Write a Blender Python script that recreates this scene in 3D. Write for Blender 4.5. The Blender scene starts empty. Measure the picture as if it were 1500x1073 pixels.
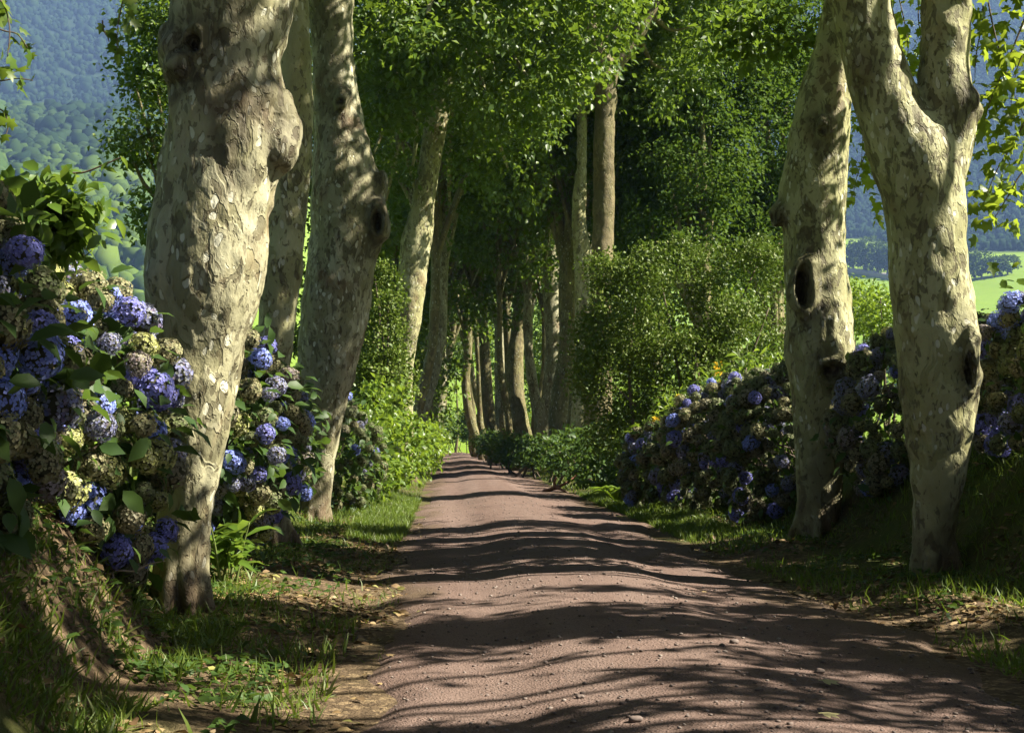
import bpy, math, random
import numpy as np
from mathutils import Vector, Euler, Matrix

# ------------------------------------------------------------------ camera, world, sun, exposure
SC = bpy.context.scene
COL = SC.collection
R = math.radians
random.seed(7)
CAM = np.array([-1.35, 0.0, 1.40])
FPX = 2060.0
cam_d = bpy.data.cameras.new('camera')
cam_d.sensor_width = 36.0
cam_d.lens = FPX / 1500.0 * 36.0
cam_d.clip_end = 9000
cam = bpy.data.objects.new('camera', cam_d)
COL.objects.link(cam)
cam.location = CAM
YAW, PITCH = math.atan(96 / FPX), math.atan(108.5 / FPX)
cam.rotation_euler = (math.pi / 2 + PITCH, 0, -YAW)
SC.camera = cam
CAMR = np.array(cam.rotation_euler.to_matrix())

SUN_EL, SUN_AZ = R(43), R(97)          # azimuth clockwise from +Y (down the road): the sun stands to the right
world = bpy.data.worlds.new('World')
SC.world = world
world.use_nodes = True
wn = world.node_tree.nodes
sky = wn.new('ShaderNodeTexSky')
sky.sky_type = 'NISHITA'
sky.sun_disc = False
sky.sun_elevation = SUN_EL
sky.sun_rotation = SUN_AZ
sky.air_density = 0.25
sky.dust_density = 0.7
sky.ozone_density = 0.4
wn['Background'].inputs['Strength'].default_value = 0.05
world.node_tree.links.new(sky.outputs[0], wn['Background'].inputs['Color'])
sun_d = bpy.data.lights.new('sun', 'SUN')
sun_d.energy = 5.0
sun_d.angle = R(0.47)
sun_d.color = (1.0, 0.93, 0.80)
sun = bpy.data.objects.new('sun', sun_d)
COL.objects.link(sun)
SUNV = Vector((math.cos(SUN_EL) * math.sin(SUN_AZ), math.cos(SUN_EL) * math.cos(SUN_AZ), math.sin(SUN_EL)))
sun.rotation_euler = (-SUNV).to_track_quat('-Z', 'Y').to_euler()
SC.view_settings.view_transform = 'Standard'
SC.view_settings.look = 'None'
SC.view_settings.gamma = 1.0
SC.view_settings.use_curve_mapping = False
SC.view_settings.exposure = 2.05
cy = SC.cycles
cy.use_denoising = True
cy.max_bounces = 8
cy.diffuse_bounces = 2
cy.transmission_bounces = 4
cy.volume_bounces = 0
cy.sample_clamp_indirect = 4.0

# ------------------------------------------------------------------ helpers
rng = np.random.default_rng(11)


def P(px, py, Y):
    """the point at distance Y down the road seen at pixel (px, py) of the 1500x1073 photograph"""
    d = CAMR @ np.array([(px - 750) / FPX, (536.5 - py) / FPX, -1.0])
    return CAM + d * (Y / d[1])


def proj(V):
    q = (V - CAM) @ CAMR
    return 750 + FPX * q[:, 0] / -q[:, 2], 536.5 - FPX * q[:, 1] / -q[:, 2]


def vnoise(p, seed=0):
    p = np.asarray(p, float)
    i = np.floor(p).astype(np.int64)
    f = p - i
    u = f * f * (3 - 2 * f)
    out = np.zeros(len(p))
    for dx in (0, 1):
        for dy in (0, 1):
            for dz in (0, 1):
                h = (i[:, 0] + dx) * 374761393 + (i[:, 1] + dy) * 668265263 + (i[:, 2] + dz) * 2147483647 + seed * 1274126177
                h = (h ^ (h >> 13)) * 1274126177
                h = (h ^ (h >> 16)) & 0xFFFFFF
                w = (u[:, 0] if dx else 1 - u[:, 0]) * (u[:, 1] if dy else 1 - u[:, 1]) * (u[:, 2] if dz else 1 - u[:, 2])
                out += w * (h / 0xFFFFFF)
    return out * 2 - 1


def fbm(p, seed=0, octv=3):
    s, a = 0, 1.0
    for k in range(octv):
        s = s + a * vnoise(np.asarray(p) * 2 ** k, seed + k * 17)
        a *= 0.5
    return s


def unit(v):
    return v / np.maximum(np.linalg.norm(v, axis=-1, keepdims=True), 1e-9)


def mesh_np(name, V, T, smooth=True, mats=(), midx=None, attrs=None):
    V = np.ascontiguousarray(V, np.float32)
    T = np.ascontiguousarray(T, np.int32)
    n = T.shape[1]
    me = bpy.data.meshes.new(name)
    me.vertices.add(len(V))
    me.vertices.foreach_set('co', V.ravel())
    me.loops.add(T.size)
    me.loops.foreach_set('vertex_index', T.ravel())
    me.polygons.add(len(T))
    me.polygons.foreach_set('loop_start', np.arange(0, T.size, n, dtype=np.int32))
    if smooth:
        me.polygons.foreach_set('use_smooth', np.ones(len(T), bool))
    if midx is not None:
        me.polygons.foreach_set('material_index', np.ascontiguousarray(midx, np.int32))
    me.update(calc_edges=True)
    for k, a in (attrs or {}).items():
        me.attributes.new(k, 'FLOAT', 'POINT').data.foreach_set('value', np.ascontiguousarray(a, np.float32))
    for m in mats:
        me.materials.append(m)
    return me


def link(name, me, parent=None, kind=None, label=None, loc=None):
    o = bpy.data.objects.new(name, me)
    COL.objects.link(o)
    if parent is not None:
        o.parent = parent
    if kind:
        o['kind'] = kind
    if label:
        o['label'] = label
    if loc is not None:
        o.location = loc
    return o


def thing(name, label, cat, loc=(0, 0, 0), group=None):
    o = bpy.data.objects.new(name, None)
    o.empty_display_size = 0.1
    COL.objects.link(o)
    o.location = [float(v) for v in loc]
    o['label'] = label
    o['category'] = cat
    if group:
        o['group'] = group
    return o


def tag(o, label, cat, group=None):
    o['label'] = label
    o['category'] = cat
    if group:
        o['group'] = group
    return o


# ---- leaf templates: x along the leaf, y across, z up
LEAF2 = (np.array([(0, 0, 0), (.45, .33, .09), (1, 0, -.12), (.45, -.33, .09)]), np.array([(0, 3, 2), (0, 2, 1)]))
OVATE = (np.array([(0, 0, 0), (.22, .22, .05), (.58, .27, .05), (1, 0, -.16), (.58, -.27, .05), (.22, -.22, .05), (.3, 0, 0), (.65, 0, -.02)]),
         np.array([(0, 6, 1), (1, 6, 2), (6, 7, 2), (2, 7, 3), (3, 7, 4), (4, 7, 6), (4, 6, 5), (5, 6, 0)]))
_po = [(0.0, 0.0), (-.04, .20), (.10, .46), (.26, .27), (.60, .50), (.60, .20), (1.0, 0.0), (.60, -.20), (.60, -.50), (.26, -.27), (.10, -.46), (-.04, -.20)]
PALMATE = (np.array([(x, y, -.22 * abs(y) - .15 * x * x) for x, y in _po] + [(.3, 0, .03)]),
           np.array([(12, (k + 1) % 12, k) for k in range(12)])[:, ::-1])
LANCE = (np.array([(0, 0, 0), (.3, .10, .03), (.3, 0, 0.0), (.3, -.10, .03), (.65, .09, -.03), (.65, 0, -.06), (.65, -.09, -.03), (1, 0, -.25)]),
         np.array([(0, 2, 1), (0, 3, 2), (1, 2, 4), (2, 5, 4), (2, 3, 5), (3, 6, 5), (4, 5, 7), (5, 6, 7)]))
BLADE = (np.array([(0, .05, 0), (0, -.05, 0), (.55, .035, .0), (.55, -.035, .0), (1, 0, -.22)]), np.array([(0, 1, 3), (0, 3, 2), (2, 3, 4)]))


def scatter(tpl, pos, X, N, size, wid=None):
    TV, TF = tpl
    X = unit(X)
    Y = unit(np.cross(N, X))
    Z = np.cross(X, Y)
    size = np.broadcast_to(np.asarray(size, float), (len(pos),))
    w = size if wid is None else size * wid
    V = (pos[:, None, :] + TV[None, :, 0:1] * X[:, None] * size[:, None, None] + TV[None, :, 1:2] * Y[:, None] * w[:, None, None]
         + TV[None, :, 2:3] * Z[:, None] * size[:, None, None])
    F = TF[None] + (np.arange(len(pos)) * len(TV))[:, None, None]
    return V.reshape(-1, 3), F.reshape(-1, 3)


class Acc:
    def __init__(s):
        s.V, s.F, s.n, s.M = [], [], 0, []

    def add(s, VF, m=0):
        V, F = VF
        s.V.append(V)
        s.F.append(F + s.n)
        s.M.append(np.full(len(F), m))
        s.n += len(V)

    def mesh(s, name, mats, smooth=True, off=None):
        V = np.concatenate(s.V)
        if off is not None:
            V = V - np.asarray(off)
        return mesh_np(name, V, np.concatenate(s.F), smooth, mats, np.concatenate(s.M))


def rdir(n):
    return unit(rng.normal(size=(n, 3)))


def crown(lobes, tpl=LEAF2, size=0.17, per=10, dens=1.0, gap=-0.25, spread=0.26, upness=0.9, shell=0.55, droop=-0.35, seed=3):
    """leaf clumps through the outer volume of each lobe (x, y, z, rx[, ry, rz]); gaps from noise"""
    acc = Acc()
    for L in lobes:
        c = np.array(L[:3])
        rad = np.array([L[3]] * 3 if len(L) == 4 else L[3:6])
        area = 4 * math.pi * np.mean(rad) ** 2
        ncl = int(area * dens * 2.4 / (0.36 * size * size) / per * 0.5) + 1
        d = rdir(ncl)
        cp = c + d * rad * (shell + (1 - shell) * rng.random((ncl, 1)) ** 0.6)
        cp += rad.mean() * 0.14 * np.stack([vnoise(cp * 1.3, 90 + k) for k in range(3)], 1)
        keep = vnoise(cp * 0.95, seed) + 0.5 * vnoise(cp * 2.3, seed + 5) > gap
        cp, d = cp[keep], d[keep]
        n = len(cp) * per
        if n == 0:
            continue
        cp, d = np.repeat(cp, per, 0), np.repeat(d, per, 0)
        pos = cp + rng.normal(size=(n, 3)) * spread * np.array([1, 1, .62])
        X = d * 0.6 + rng.normal(size=(n, 3)) * 0.8
        X[:, 2] += droop
        N = np.array([0, 0, 1.0]) * upness + d * 0.35 + rng.normal(size=(n, 3)) * 0.55
        acc.add(scatter(tpl, pos, X, N, size * rng.uniform(.65, 1.25, n)))
    return acc


def tube(path, rad, segs=12, per=4, lump=0.0, seed=1, cap=True):
    """tapered tube through Catmull-Rom path; returns verts, triangles"""
    path, rad = np.asarray(path, float), np.asarray(rad, float)
    n = len(path)
    ts = np.linspace(0, n - 1, (n - 1) * per + 1)
    i = np.minimum(ts.astype(int), n - 2)
    f = (ts - i)[:, None]
    g = lambda a, k: a[np.clip(k, 0, n - 1)]

    def cr(a):
        p0, p1, p2, p3 = g(a, i - 1), g(a, i), g(a, i + 1), g(a, i + 2)
        return 0.5 * (2 * p1 + (p2 - p0) * f + (2 * p0 - 5 * p1 + 4 * p2 - p3) * f ** 2 + (3 * p1 - p0 - 3 * p2 + p3) * f ** 3)
    C, Rr = cr(path), cr(rad[:, None])[:, 0]
    T = unit(np.gradient(C, axis=0))
    ref = np.array([0, 1.0, 0]) if abs(T[:, 1]).mean() < 0.8 else np.array([1.0, 0, 0])
    A = unit(np.cross(T, ref))
    B = np.cross(T, A)
    th = np.linspace(0, 2 * math.pi, segs, endpoint=False)
    dirs = A[:, None] * np.cos(th)[None, :, None] + B[:, None] * np.sin(th)[None, :, None]
    rr = np.repeat(Rr[:, None], segs, 1)
    if lump:
        q = C[:, None] * np.array([1, 1, .55]) + dirs * Rr[:, None, None]
        rr = rr * (1 + lump * fbm(q.reshape(-1, 3) * 1.6, seed, 3).reshape(rr.shape))
    V = (C[:, None] + dirs * rr[..., None]).reshape(-1, 3)
    m = len(C)
    k = np.arange(m - 1)[:, None] * segs
    j = np.arange(segs)[None]
    a, b, c2, d2 = k + j, k + (j + 1) % segs, k + segs + (j + 1) % segs, k + segs + j
    F = np.concatenate([np.stack([a, b, c2], -1).reshape(-1, 3), np.stack([a, c2, d2], -1).reshape(-1, 3)])
    if cap:
        V = np.concatenate([V, C[:1], C[-1:]])
        e = np.arange(segs)
        F = np.concatenate([F, np.stack([(e + 1) % segs, e, np.full(segs, m * segs)], 1),
                            np.stack([(m - 1) * segs + e, (m - 1) * segs + (e + 1) % segs, np.full(segs, m * segs + 1)], 1)])
    return V, F


def ico(c, r, sub=2):
    t = (1 + 5 ** .5) / 2
    V = np.array([(-1, t, 0), (1, t, 0), (-1, -t, 0), (1, -t, 0), (0, -1, t), (0, 1, t), (0, -1, -t), (0, 1, -t), (t, 0, -1), (t, 0, 1), (-t, 0, -1), (-t, 0, 1)], float)
    F = np.array([(0, 11, 5), (0, 5, 1), (0, 1, 7), (0, 7, 10), (0, 10, 11), (1, 5, 9), (5, 11, 4), (11, 10, 2), (10, 7, 6), (7, 1, 8), (3, 9, 4), (3, 4, 2), (3, 2, 6), (3, 6, 8), (3, 8, 9), (4, 9, 5), (2, 4, 11), (6, 2, 10), (8, 6, 7), (9, 8, 1)])
    for _ in range(sub):
        e = {}
        V = list(map(tuple, V))
        nf = []

        def mid(a, b):
            k = (min(a, b), max(a, b))
            if k not in e:
                V.append(tuple((np.array(V[a]) + np.array(V[b])) / 2))
                e[k] = len(V) - 1
            return e[k]
        for a, b, c3 in F:
            ab, bc, ca = mid(a, b), mid(b, c3), mid(c3, a)
            nf += [(a, ab, ca), (b, bc, ab), (c3, ca, bc), (ab, bc, ca)]
        V, F = np.array(V), np.array(nf)
    return unit(np.array(V)) * np.asarray(r) + np.asarray(c), np.asarray(F)


# ------------------------------------------------------------------ materials
def new_mat(name):
    m = bpy.data.materials.new(name)
    m.use_nodes = True
    nt = m.node_tree
    b = nt.nodes['Principled BSDF']
    return m, nt, b


class NB:
    """small node-building helper"""
    def __init__(s, nt):
        s.nt = nt

    def n(s, typ, **kw):
        nd = s.nt.nodes.new(typ)
        for k, v in kw.items():
            setattr(nd, k, v)
        return nd

    def l(s, a, b):
        s.nt.links.new(a, b)

    def coord(s, scale=(1, 1, 1), kind='Object'):
        tc = s.n('ShaderNodeTexCoord')
        mp = s.n('ShaderNodeMapping')
        mp.inputs['Scale'].default_value = scale
        s.l(tc.outputs[kind], mp.inputs[0])
        return mp.outputs[0]

    def noise(s, vec, scale, detail=4, rough=.55, dist=0.0):
        t = s.n('ShaderNodeTexNoise')
        t.inputs['Scale'].default_value = scale
        t.inputs['Detail'].default_value = detail
        t.inputs['Roughness'].default_value = rough
        t.inputs['Distortion'].default_value = dist
        s.l(vec, t.inputs['Vector'])
        return t.outputs['Fac']

    def voro(s, vec, scale, feature='F1'):
        t = s.n('ShaderNodeTexVoronoi', feature=feature)
        t.inputs['Scale'].default_value = scale
        s.l(vec, t.inputs['Vector'])
        return t.outputs['Distance']

    def ramp(s, fac, stops, interp='LINEAR'):
        r = s.n('ShaderNodeValToRGB')
        r.color_ramp.interpolation = interp
        el = r.color_ramp.elements
        while len(el) < len(stops):
            el.new(0.5)
        for e, (p, c) in zip(el, stops):
            e.position = p
            e.color = (c[0], c[1], c[2], 1) if not isinstance(c, (int, float)) else (c, c, c, 1)
        s.l(fac, r.inputs[0])
        return r.outputs[0]

    def mix(s, fac, a, b, mode='MIX'):
        m = s.n('ShaderNodeMix', data_type='RGBA', blend_type=mode)
        for sock, v in ((m.inputs['Factor'], fac), (m.inputs['A'], a), (m.inputs['B'], b)):
            if hasattr(v, 'node'):
                s.l(v, sock)
            elif isinstance(v, (int, float)):
                sock.default_value = v if sock.type == 'VALUE' else (v, v, v, 1)
            else:
                sock.default_value = (*v, 1)
        return m.outputs['Result']

    def math(s, op, a, b=0.0):
        m = s.n('ShaderNodeMath', operation=op)
        for sock, v in ((m.inputs[0], a), (m.inputs[1], b)):
            if hasattr(v, 'node'):
                s.l(v, sock)
            else:
                sock.default_value = v
        return m.outputs[0]

    def attr(s, name):
        a = s.n('ShaderNodeAttribute')
        a.attribute_name = name
        return a.outputs['Fac']

    def bump(s, h, dist, strength=1.0, bsdf=None):
        b = s.n('ShaderNodeBump')
        b.inputs['Distance'].default_value = dist
        b.inputs['Strength'].default_value = strength
        s.l(h, b.inputs['Height'])
        if bsdf:
            s.l(b.outputs[0], bsdf.inputs['Normal'])
        return b.outputs[0]


def leaf_mat(name, cols, trans=(0.16, 0.26, 0.03), tf=0.4, rough=0.42, spec=0.4):
    m, nt, b = new_mat(name)
    k = NB(nt)
    g = k.n('ShaderNodeNewGeometry')
    c = k.ramp(g.outputs['Random Per Island'], [(i / max(1, len(cols) - 1), cc) for i, cc in enumerate(cols)])
    k.l(c, b.inputs['Base Color'])
    b.inputs['Roughness'].default_value = rough
    b.inputs['Specular IOR Level'].default_value = spec
    t = k.n('ShaderNodeBsdfTranslucent')
    tc = k.mix(0.65, c, trans)
    k.l(tc, t.inputs['Color'])
    mx = k.n('ShaderNodeMixShader')
    mx.inputs[0].default_value = tf
    k.l(b.outputs[0], mx.inputs[1])
    k.l(t.outputs[0], mx.inputs[2])
    k.l(mx.outputs[0], nt.nodes['Material Output'].inputs['Surface'])
    return m


def bark_mat(name, pale=(0.37, 0.36, 0.205), mid=(0.25, 0.24, 0.11), dark=(0.085, 0.074, 0.04), spot=(0.50, 0.49, 0.37), stain=0.5, moss=0.0):
    m, nt, b = new_mat(name)
    k = NB(nt)
    v = k.coord((1, 1, .52))
    warp = k.n('ShaderNodeTexNoise')
    warp.inputs['Scale'].default_value = 7
    warp.inputs['Detail'].default_value = 2
    k.l(v, warp.inputs['Vector'])
    va = k.n('ShaderNodeVectorMath', operation='MULTIPLY_ADD')
    va.inputs[1].default_value = (.12, .12, .12)
    k.l(warp.outputs['Color'], va.inputs[0])
    k.l(v, va.inputs[2])
    w = va.outputs[0]
    base = k.mix(k.ramp(k.noise(w, 1.5, 5), [(.36, 0), (.62, 1)]), mid, pale)
    base = k.mix(k.math('MULTIPLY', k.ramp(k.noise(w, 9.0, 3), [(.50, 0), (.53, 1)]), .45), base, mid)
    nA = k.noise(w, 9.0, 3.5, .55, .5)
    big = k.noise(w, 1.1, 2)
    mA = k.ramp(k.math('ADD', nA, k.math('MULTIPLY', k.math('SUBTRACT', big, .5), .42)), [(.575, 0), (.60, 1)])
    soft = k.ramp(k.noise(w, 3.2, 3, .5, .6), [(.525, 0), (.545, 1)])
    base = k.mix(k.math('MULTIPLY', soft, .62), base, (mid[0] * .72, mid[1] * .72, mid[2] * .6))
    base = k.mix(k.math('MULTIPLY', mA, .72), base, dark)
    nA2 = k.noise(w, 21.0, 3, .5, .2)
    mA2 = k.ramp(k.math('ADD', nA2, k.math('MULTIPLY', k.math('SUBTRACT', k.noise(w, 2.3, 1), .5), .35)), [(.60, 0), (.62, 1)])
    base = k.mix(k.math('MULTIPLY', mA2, .6), base, (dark[0] * .8, dark[1] * .7, dark[2] * .6))
    vB = k.voro(w, 11.0)
    mB = k.math('MULTIPLY', k.ramp(vB, [(.24, 1), (.27, 0)]), k.ramp(k.noise(v, 2.6, 2), [(.47, 0), (.52, 1)]))
    base = k.mix(k.math('MULTIPLY', mB, .85), base, spot)
    st = k.math('MULTIPLY', k.ramp(k.noise(v, 1.7, 3, .6, .5), [(.55, 0), (.70, 1)]), stain)
    base = k.mix(st, base, (.13, .068, .034))
    if moss:
        base = k.mix(k.math('MULTIPLY', k.ramp(k.noise(v, 2.6, 4), [(.4, 0), (.62, 1)]), moss), base, (.085, .095, .02))
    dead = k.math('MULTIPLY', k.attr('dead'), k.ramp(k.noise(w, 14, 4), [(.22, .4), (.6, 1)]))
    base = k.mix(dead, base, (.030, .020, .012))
    foot = k.math('MULTIPLY', k.attr('foot'), k.ramp(k.noise(w, 4, 4), [(.3, .1), (.6, 1)]))
    base = k.mix(foot, base, (.105, .075, .042))
    fine = k.noise(v, 45, 4)
    base = k.mix(.30, base, k.mix(fine, (.35, .33, .28), (1, 1, 1)), 'MULTIPLY')
    base = k.mix(.30, base, (1.35, 1.35, 1.35), 'MULTIPLY')
    k.l(base, b.inputs['Base Color'])
    b.inputs['Roughness'].default_value = .72
    b.inputs['Specular IOR Level'].default_value = .25
    h = k.math('ADD', k.math('ADD', k.math('MULTIPLY', mA, -.5), k.math('MULTIPLY', soft, -.5)), k.math('MULTIPLY', fine, .35))
    h = k.math('ADD', h, k.math('MULTIPLY', mB, -.6))
    h = k.math('ADD', h, k.math('MULTIPLY', mA2, -.4))
    h = k.math('ADD', h, k.math('MULTIPLY', k.noise(w, 22, 4, .6), .6))
    k.bump(h, .020, .9, b)
    return m


def plain(name, col, rough=.8, var=0.0, scale=8):
    m, nt, b = new_mat(name)
    k = NB(nt)
    if var:
        c = k.mix(k.noise(k.coord(), scale, 5), tuple(x * (1 - var) for x in col), tuple(x * (1 + var) for x in col))
        k.l(c, b.inputs['Base Color'])
    else:
        b.inputs['Base Color'].default_value = (*col, 1)
    b.inputs['Roughness'].default_value = rough
    b.inputs['Specular IOR Level'].default_value = .25
    return m


def petal_mat(name, cols):
    m = leaf_mat(name, cols, trans=cols[1], tf=.22, rough=.6, spec=.15)
    return m


M_LEAF = leaf_mat('plane_tree_leaf', [(.034, .070, .009), (.066, .116, .014), (.048, .092, .012), (.115, .155, .030)], trans=(.25, .37, .03), tf=.36, rough=.45, spec=.3)
M_LEAF_SHADED = leaf_mat('shaded_tree_leaf', [(.026, .054, .007), (.044, .086, .010), (.034, .068, .009), (.085, .13, .018)], trans=(.20, .32, .03), tf=.25, rough=.6, spec=.06)  # greens darkened to stand for the shade on the trees behind the right row
M_LEAF_LIGHT = leaf_mat('plane_tree_leaf_light', [(.06, .11, .012), (.09, .15, .015), (.07, .125, .018)], trans=(.34, .42, .03), tf=.55)  # lighter, more translucent plane leaf for the twig sprays
M_SHRUB = leaf_mat('shrub_leaf', [(.058, .098, .010), (.100, .140, .016), (.072, .115, .013), (.145, .165, .035)], tf=.2, rough=.5, spec=.2)
M_NETTLE = leaf_mat('herb_leaf', [(.07, .13, .012), (.11, .18, .018), (.09, .15, .02), (.14, .19, .04)], trans=(.3, .42, .03), tf=.4)
M_HYDLEAF = leaf_mat('hydrangea_leaf', [(.030, .062, .014), (.046, .085, .016), (.035, .070, .020), (.065, .110, .020)], tf=.3, rough=.5, spec=.2)
M_GRASS = leaf_mat('grass_blade', [(.06, .11, .012), (.09, .15, .016), (.12, .17, .025), (.11, .12, .035)], trans=(.25, .36, .03), tf=.35, rough=.5)
M_GINGER = leaf_mat('ginger_leaf', [(.055, .11, .014), (.09, .15, .02)], trans=(.25, .36, .04), tf=.38, rough=.33, spec=.5)
M_LITTER = leaf_mat('litter_leaf', [(.20, .13, .055), (.12, .07, .03), (.28, .20, .09), (.075, .045, .022), (.20, .19, .05)], trans=(.2, .12, .04), tf=.1, rough=.65)
M_YELLOW = petal_mat('ginger_petal', [(.62, .42, .03), (.72, .55, .05), (.55, .30, .03)])
M_BARK = bark_mat('plane_bark')
M_BARK_WARM = bark_mat('plane_bark_warm', pale=(.34, .325, .21), mid=(.215, .20, .11), stain=.6)
M_BARK_MOSSY = bark_mat('plane_bark_mossy', pale=(.25, .22, .105), mid=(.145, .12, .055), stain=.35, moss=.5)
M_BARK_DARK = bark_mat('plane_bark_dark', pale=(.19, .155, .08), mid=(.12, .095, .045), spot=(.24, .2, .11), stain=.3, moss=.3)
M_TWIG = plain('twig_bark', (.10, .075, .05), .8, .4, 30)
M_CORE = plain('dry_floret_core', (.06, .06, .032), .9)
M_STEM = plain('green_stem', (.10, .13, .035), .6, .3, 20)
PETALS = {
    'green': petal_mat('petal_green', [(.11, .14, .05), (.16, .19, .08), (.13, .13, .065), (.20, .23, .12)]),
    'blue': petal_mat('petal_blue', [(.17, .23, .58), (.25, .32, .70), (.16, .19, .56), (.38, .44, .80)]),
    'violet': petal_mat('petal_violet', [(.15, .15, .44), (.22, .23, .56), (.14, .14, .40), (.30, .31, .62)]),
    'fading': petal_mat('petal_fading', [(.16, .17, .30), (.23, .24, .40), (.22, .23, .20), (.18, .14, .22)]),
    'mauve': petal_mat('petal_mauve', [(.22, .18, .17), (.29, .25, .26), (.22, .21, .12), (.17, .12, .10)]),
    'olive': petal_mat('petal_olive', [(.19, .19, .085), (.26, .255, .13), (.18, .15, .08), (.31, .31, .18)]),
    'lime': petal_mat('petal_lime', [(.27, .29, .08), (.36, .36, .14), (.22, .24, .07), (.38, .37, .22)]),
    'dry': petal_mat('petal_dry', [(.18, .18, .105), (.24, .22, .14), (.15, .13, .07), (.28, .27, .20)]),
}

# ------------------------------------------------------------------ terrain
RH = 2.07
FS = 4.0           # size of the far country: the valley begins about 300 m away, the mountain stands 3 km off


def ss(a, b, x):
    t = np.clip((x - a) / (b - a), 0, 1)
    return t * t * (3 - 2 * t)


def road_z(x, y):
    z = 0.145 * np.cos(np.clip(x / 2.2, -1, 1) * math.pi / 2) ** 2
    z = z - 0.035 * np.exp(-((np.abs(x + .05) - 0.95) / .33) ** 2)
    p = np.stack([x * .5, y * .30, 0 * x], -1).reshape(-1, 3)
    z = z + (0.03 * vnoise(p, 41)).reshape(z.shape) * np.exp(-np.maximum(y - 60, 0) / 60)
    return z


def far_h(x, y):
    dx, r = x - CAM[0], np.hypot(x - CAM[0], y)
    az = np.arctan2(dx, np.maximum(y, 1e-3)) * 180 / math.pi
    r = r / FS
    h = np.interp(r, [0, 70, 110, 200, 350, 450, 520, 700, 780, 900, 1300], [0, 0, 2, 14, 46, 66, 92, 196, 244, 246, 200])
    left = ss(0, 1, (-az - 2) / 8)
    boost = np.interp(r, [0, 80, 250, 400, 470, 560, 700, 780, 1300], [1, 1, 1.62, 1.52, 1.36, 1.30, 1.10, 1.0, 1.0])
    h = h * (1 + left * (boost - 1))
    p = np.stack([x / 90 / FS, y / 90 / FS, 0 * x], -1).reshape(-1, 3)
    n = fbm(p, 5, 3).reshape(x.shape)
    return FS * (h + n * np.interp(r, [60, 150, 400, 900], [0, 1.2, 4.5, 8]))


def ground_z(x, y):
    a = np.abs(x)
    # verge and bank on each side
    bl = 0.10 * ss(2.1, 3.0, a) + (1.02 - .35 * ss(12, 30, y)) * ss(0, 1, (a - (3.0 + .38 * ss(8.8, 10.6, y))) / (.85 + .4 * ss(9, 12, y)))
    br = 0.12 * ss(2.1, 3.0, a) + (1.22 - .55 * ss(22, 40, y)) * ss(3.35, 4.7, a)
    z = np.where(x < 0, bl, br)
    p = np.stack([x * .9, y * .9, 0 * x], -1).reshape(-1, 3)
    z = z + .05 * (fbm(p, 9, 4)).reshape(x.shape) * ss(1.9, 2.6, a) * (1 + 1.2 * ss(3.3, 4.0, a) * (1 - ss(5, 8, a)))
    inside = 1 - ss(1.55, 2.25, a)
    z = z * (1 - inside) + (road_z(x, y) - .014 - .05 * (1 - ss(1.2, 1.85, a))) * inside
    z = np.where(a < 2.3, np.minimum(z, road_z(x, y) + .02 + 0 * z) * (1 - ss(2.1, 2.3, a)) + z * ss(2.1, 2.3, a), z)
    fl = ss(6.5, 16, a) * ss(60, 20, y) * 0
    z = z * (1 - ss(8, 25, a) * .4) - fl
    # the avenue ends a hundred and forty metres on and the bank melts into the meadow
    z = z * (1 - ss(118, 140, y))
    return z + far_h(x, y)


def gz(x, y):
    return float(ground_z(np.array([x], float), np.array([y], float))[0])


def grid_mesh(name, xs, ys, fz, mats, extra=None):
    X, Y = np.meshgrid(xs, ys)
    x, y = X.ravel(), Y.ravel()
    z = fz(x, y)
    nx, ny = len(xs), len(ys)
    j, i = np.meshgrid(np.arange(nx - 1), np.arange(ny - 1))
    a = (i * nx + j).ravel()
    Q = np.stack([a, a + 1, a + nx + 1, a + nx], 1)
    return mesh_np(name, np.stack([x, y, z], 1), Q, True, mats, attrs={k: f(x, y) for k, f in (extra or {}).items()})


def graded(a, b, step, grow, cap):
    out = [a]
    s = step
    while out[-1] < b:
        out.append(out[-1] + s)
        s = min(s * grow, cap)
    return np.array(out)


xr = np.concatenate([np.arange(0, 7, .14), graded(7, 2400, .25, 1.085, 50)])
gx = np.concatenate([-xr[:0:-1], xr])
gy = np.concatenate([-graded(1, 40, 1, 1.2, 8)[::-1], np.arange(0, 4, .5), graded(4, 4400, .13, 1.0165, 60)])


def forest_r(x, y):
    az = np.degrees(np.arctan2(x - CAM[0], np.maximum(y, 1e-3)))
    return FS * (430 - 75 * ss(15.5, 20, az))


def meadow_mask(x, y):
    r = np.hypot(x - CAM[0], y)
    return np.maximum(ss(9, 16, np.abs(x)), ss(118, 135, y)) * (1 - ss(forest_r(x, y), forest_r(x, y) + 12 * FS, r))


def forest_mask(x, y):
    return ss(forest_r(x, y), forest_r(x, y) + 12 * FS, np.hypot(x - CAM[0], y))


def bank_mask(x, y):
    p = np.stack([x * .8, y * .5, 0 * x], -1)
    return np.clip(ss(2.5, 3.4, np.abs(x)) - .75 * ss(-2.6, -3.2, x) * ss(10, 8.5, y) + .35 * ss(16, 30, y) + .55 * fbm(p, 77, 3), 0, 1)


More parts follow.
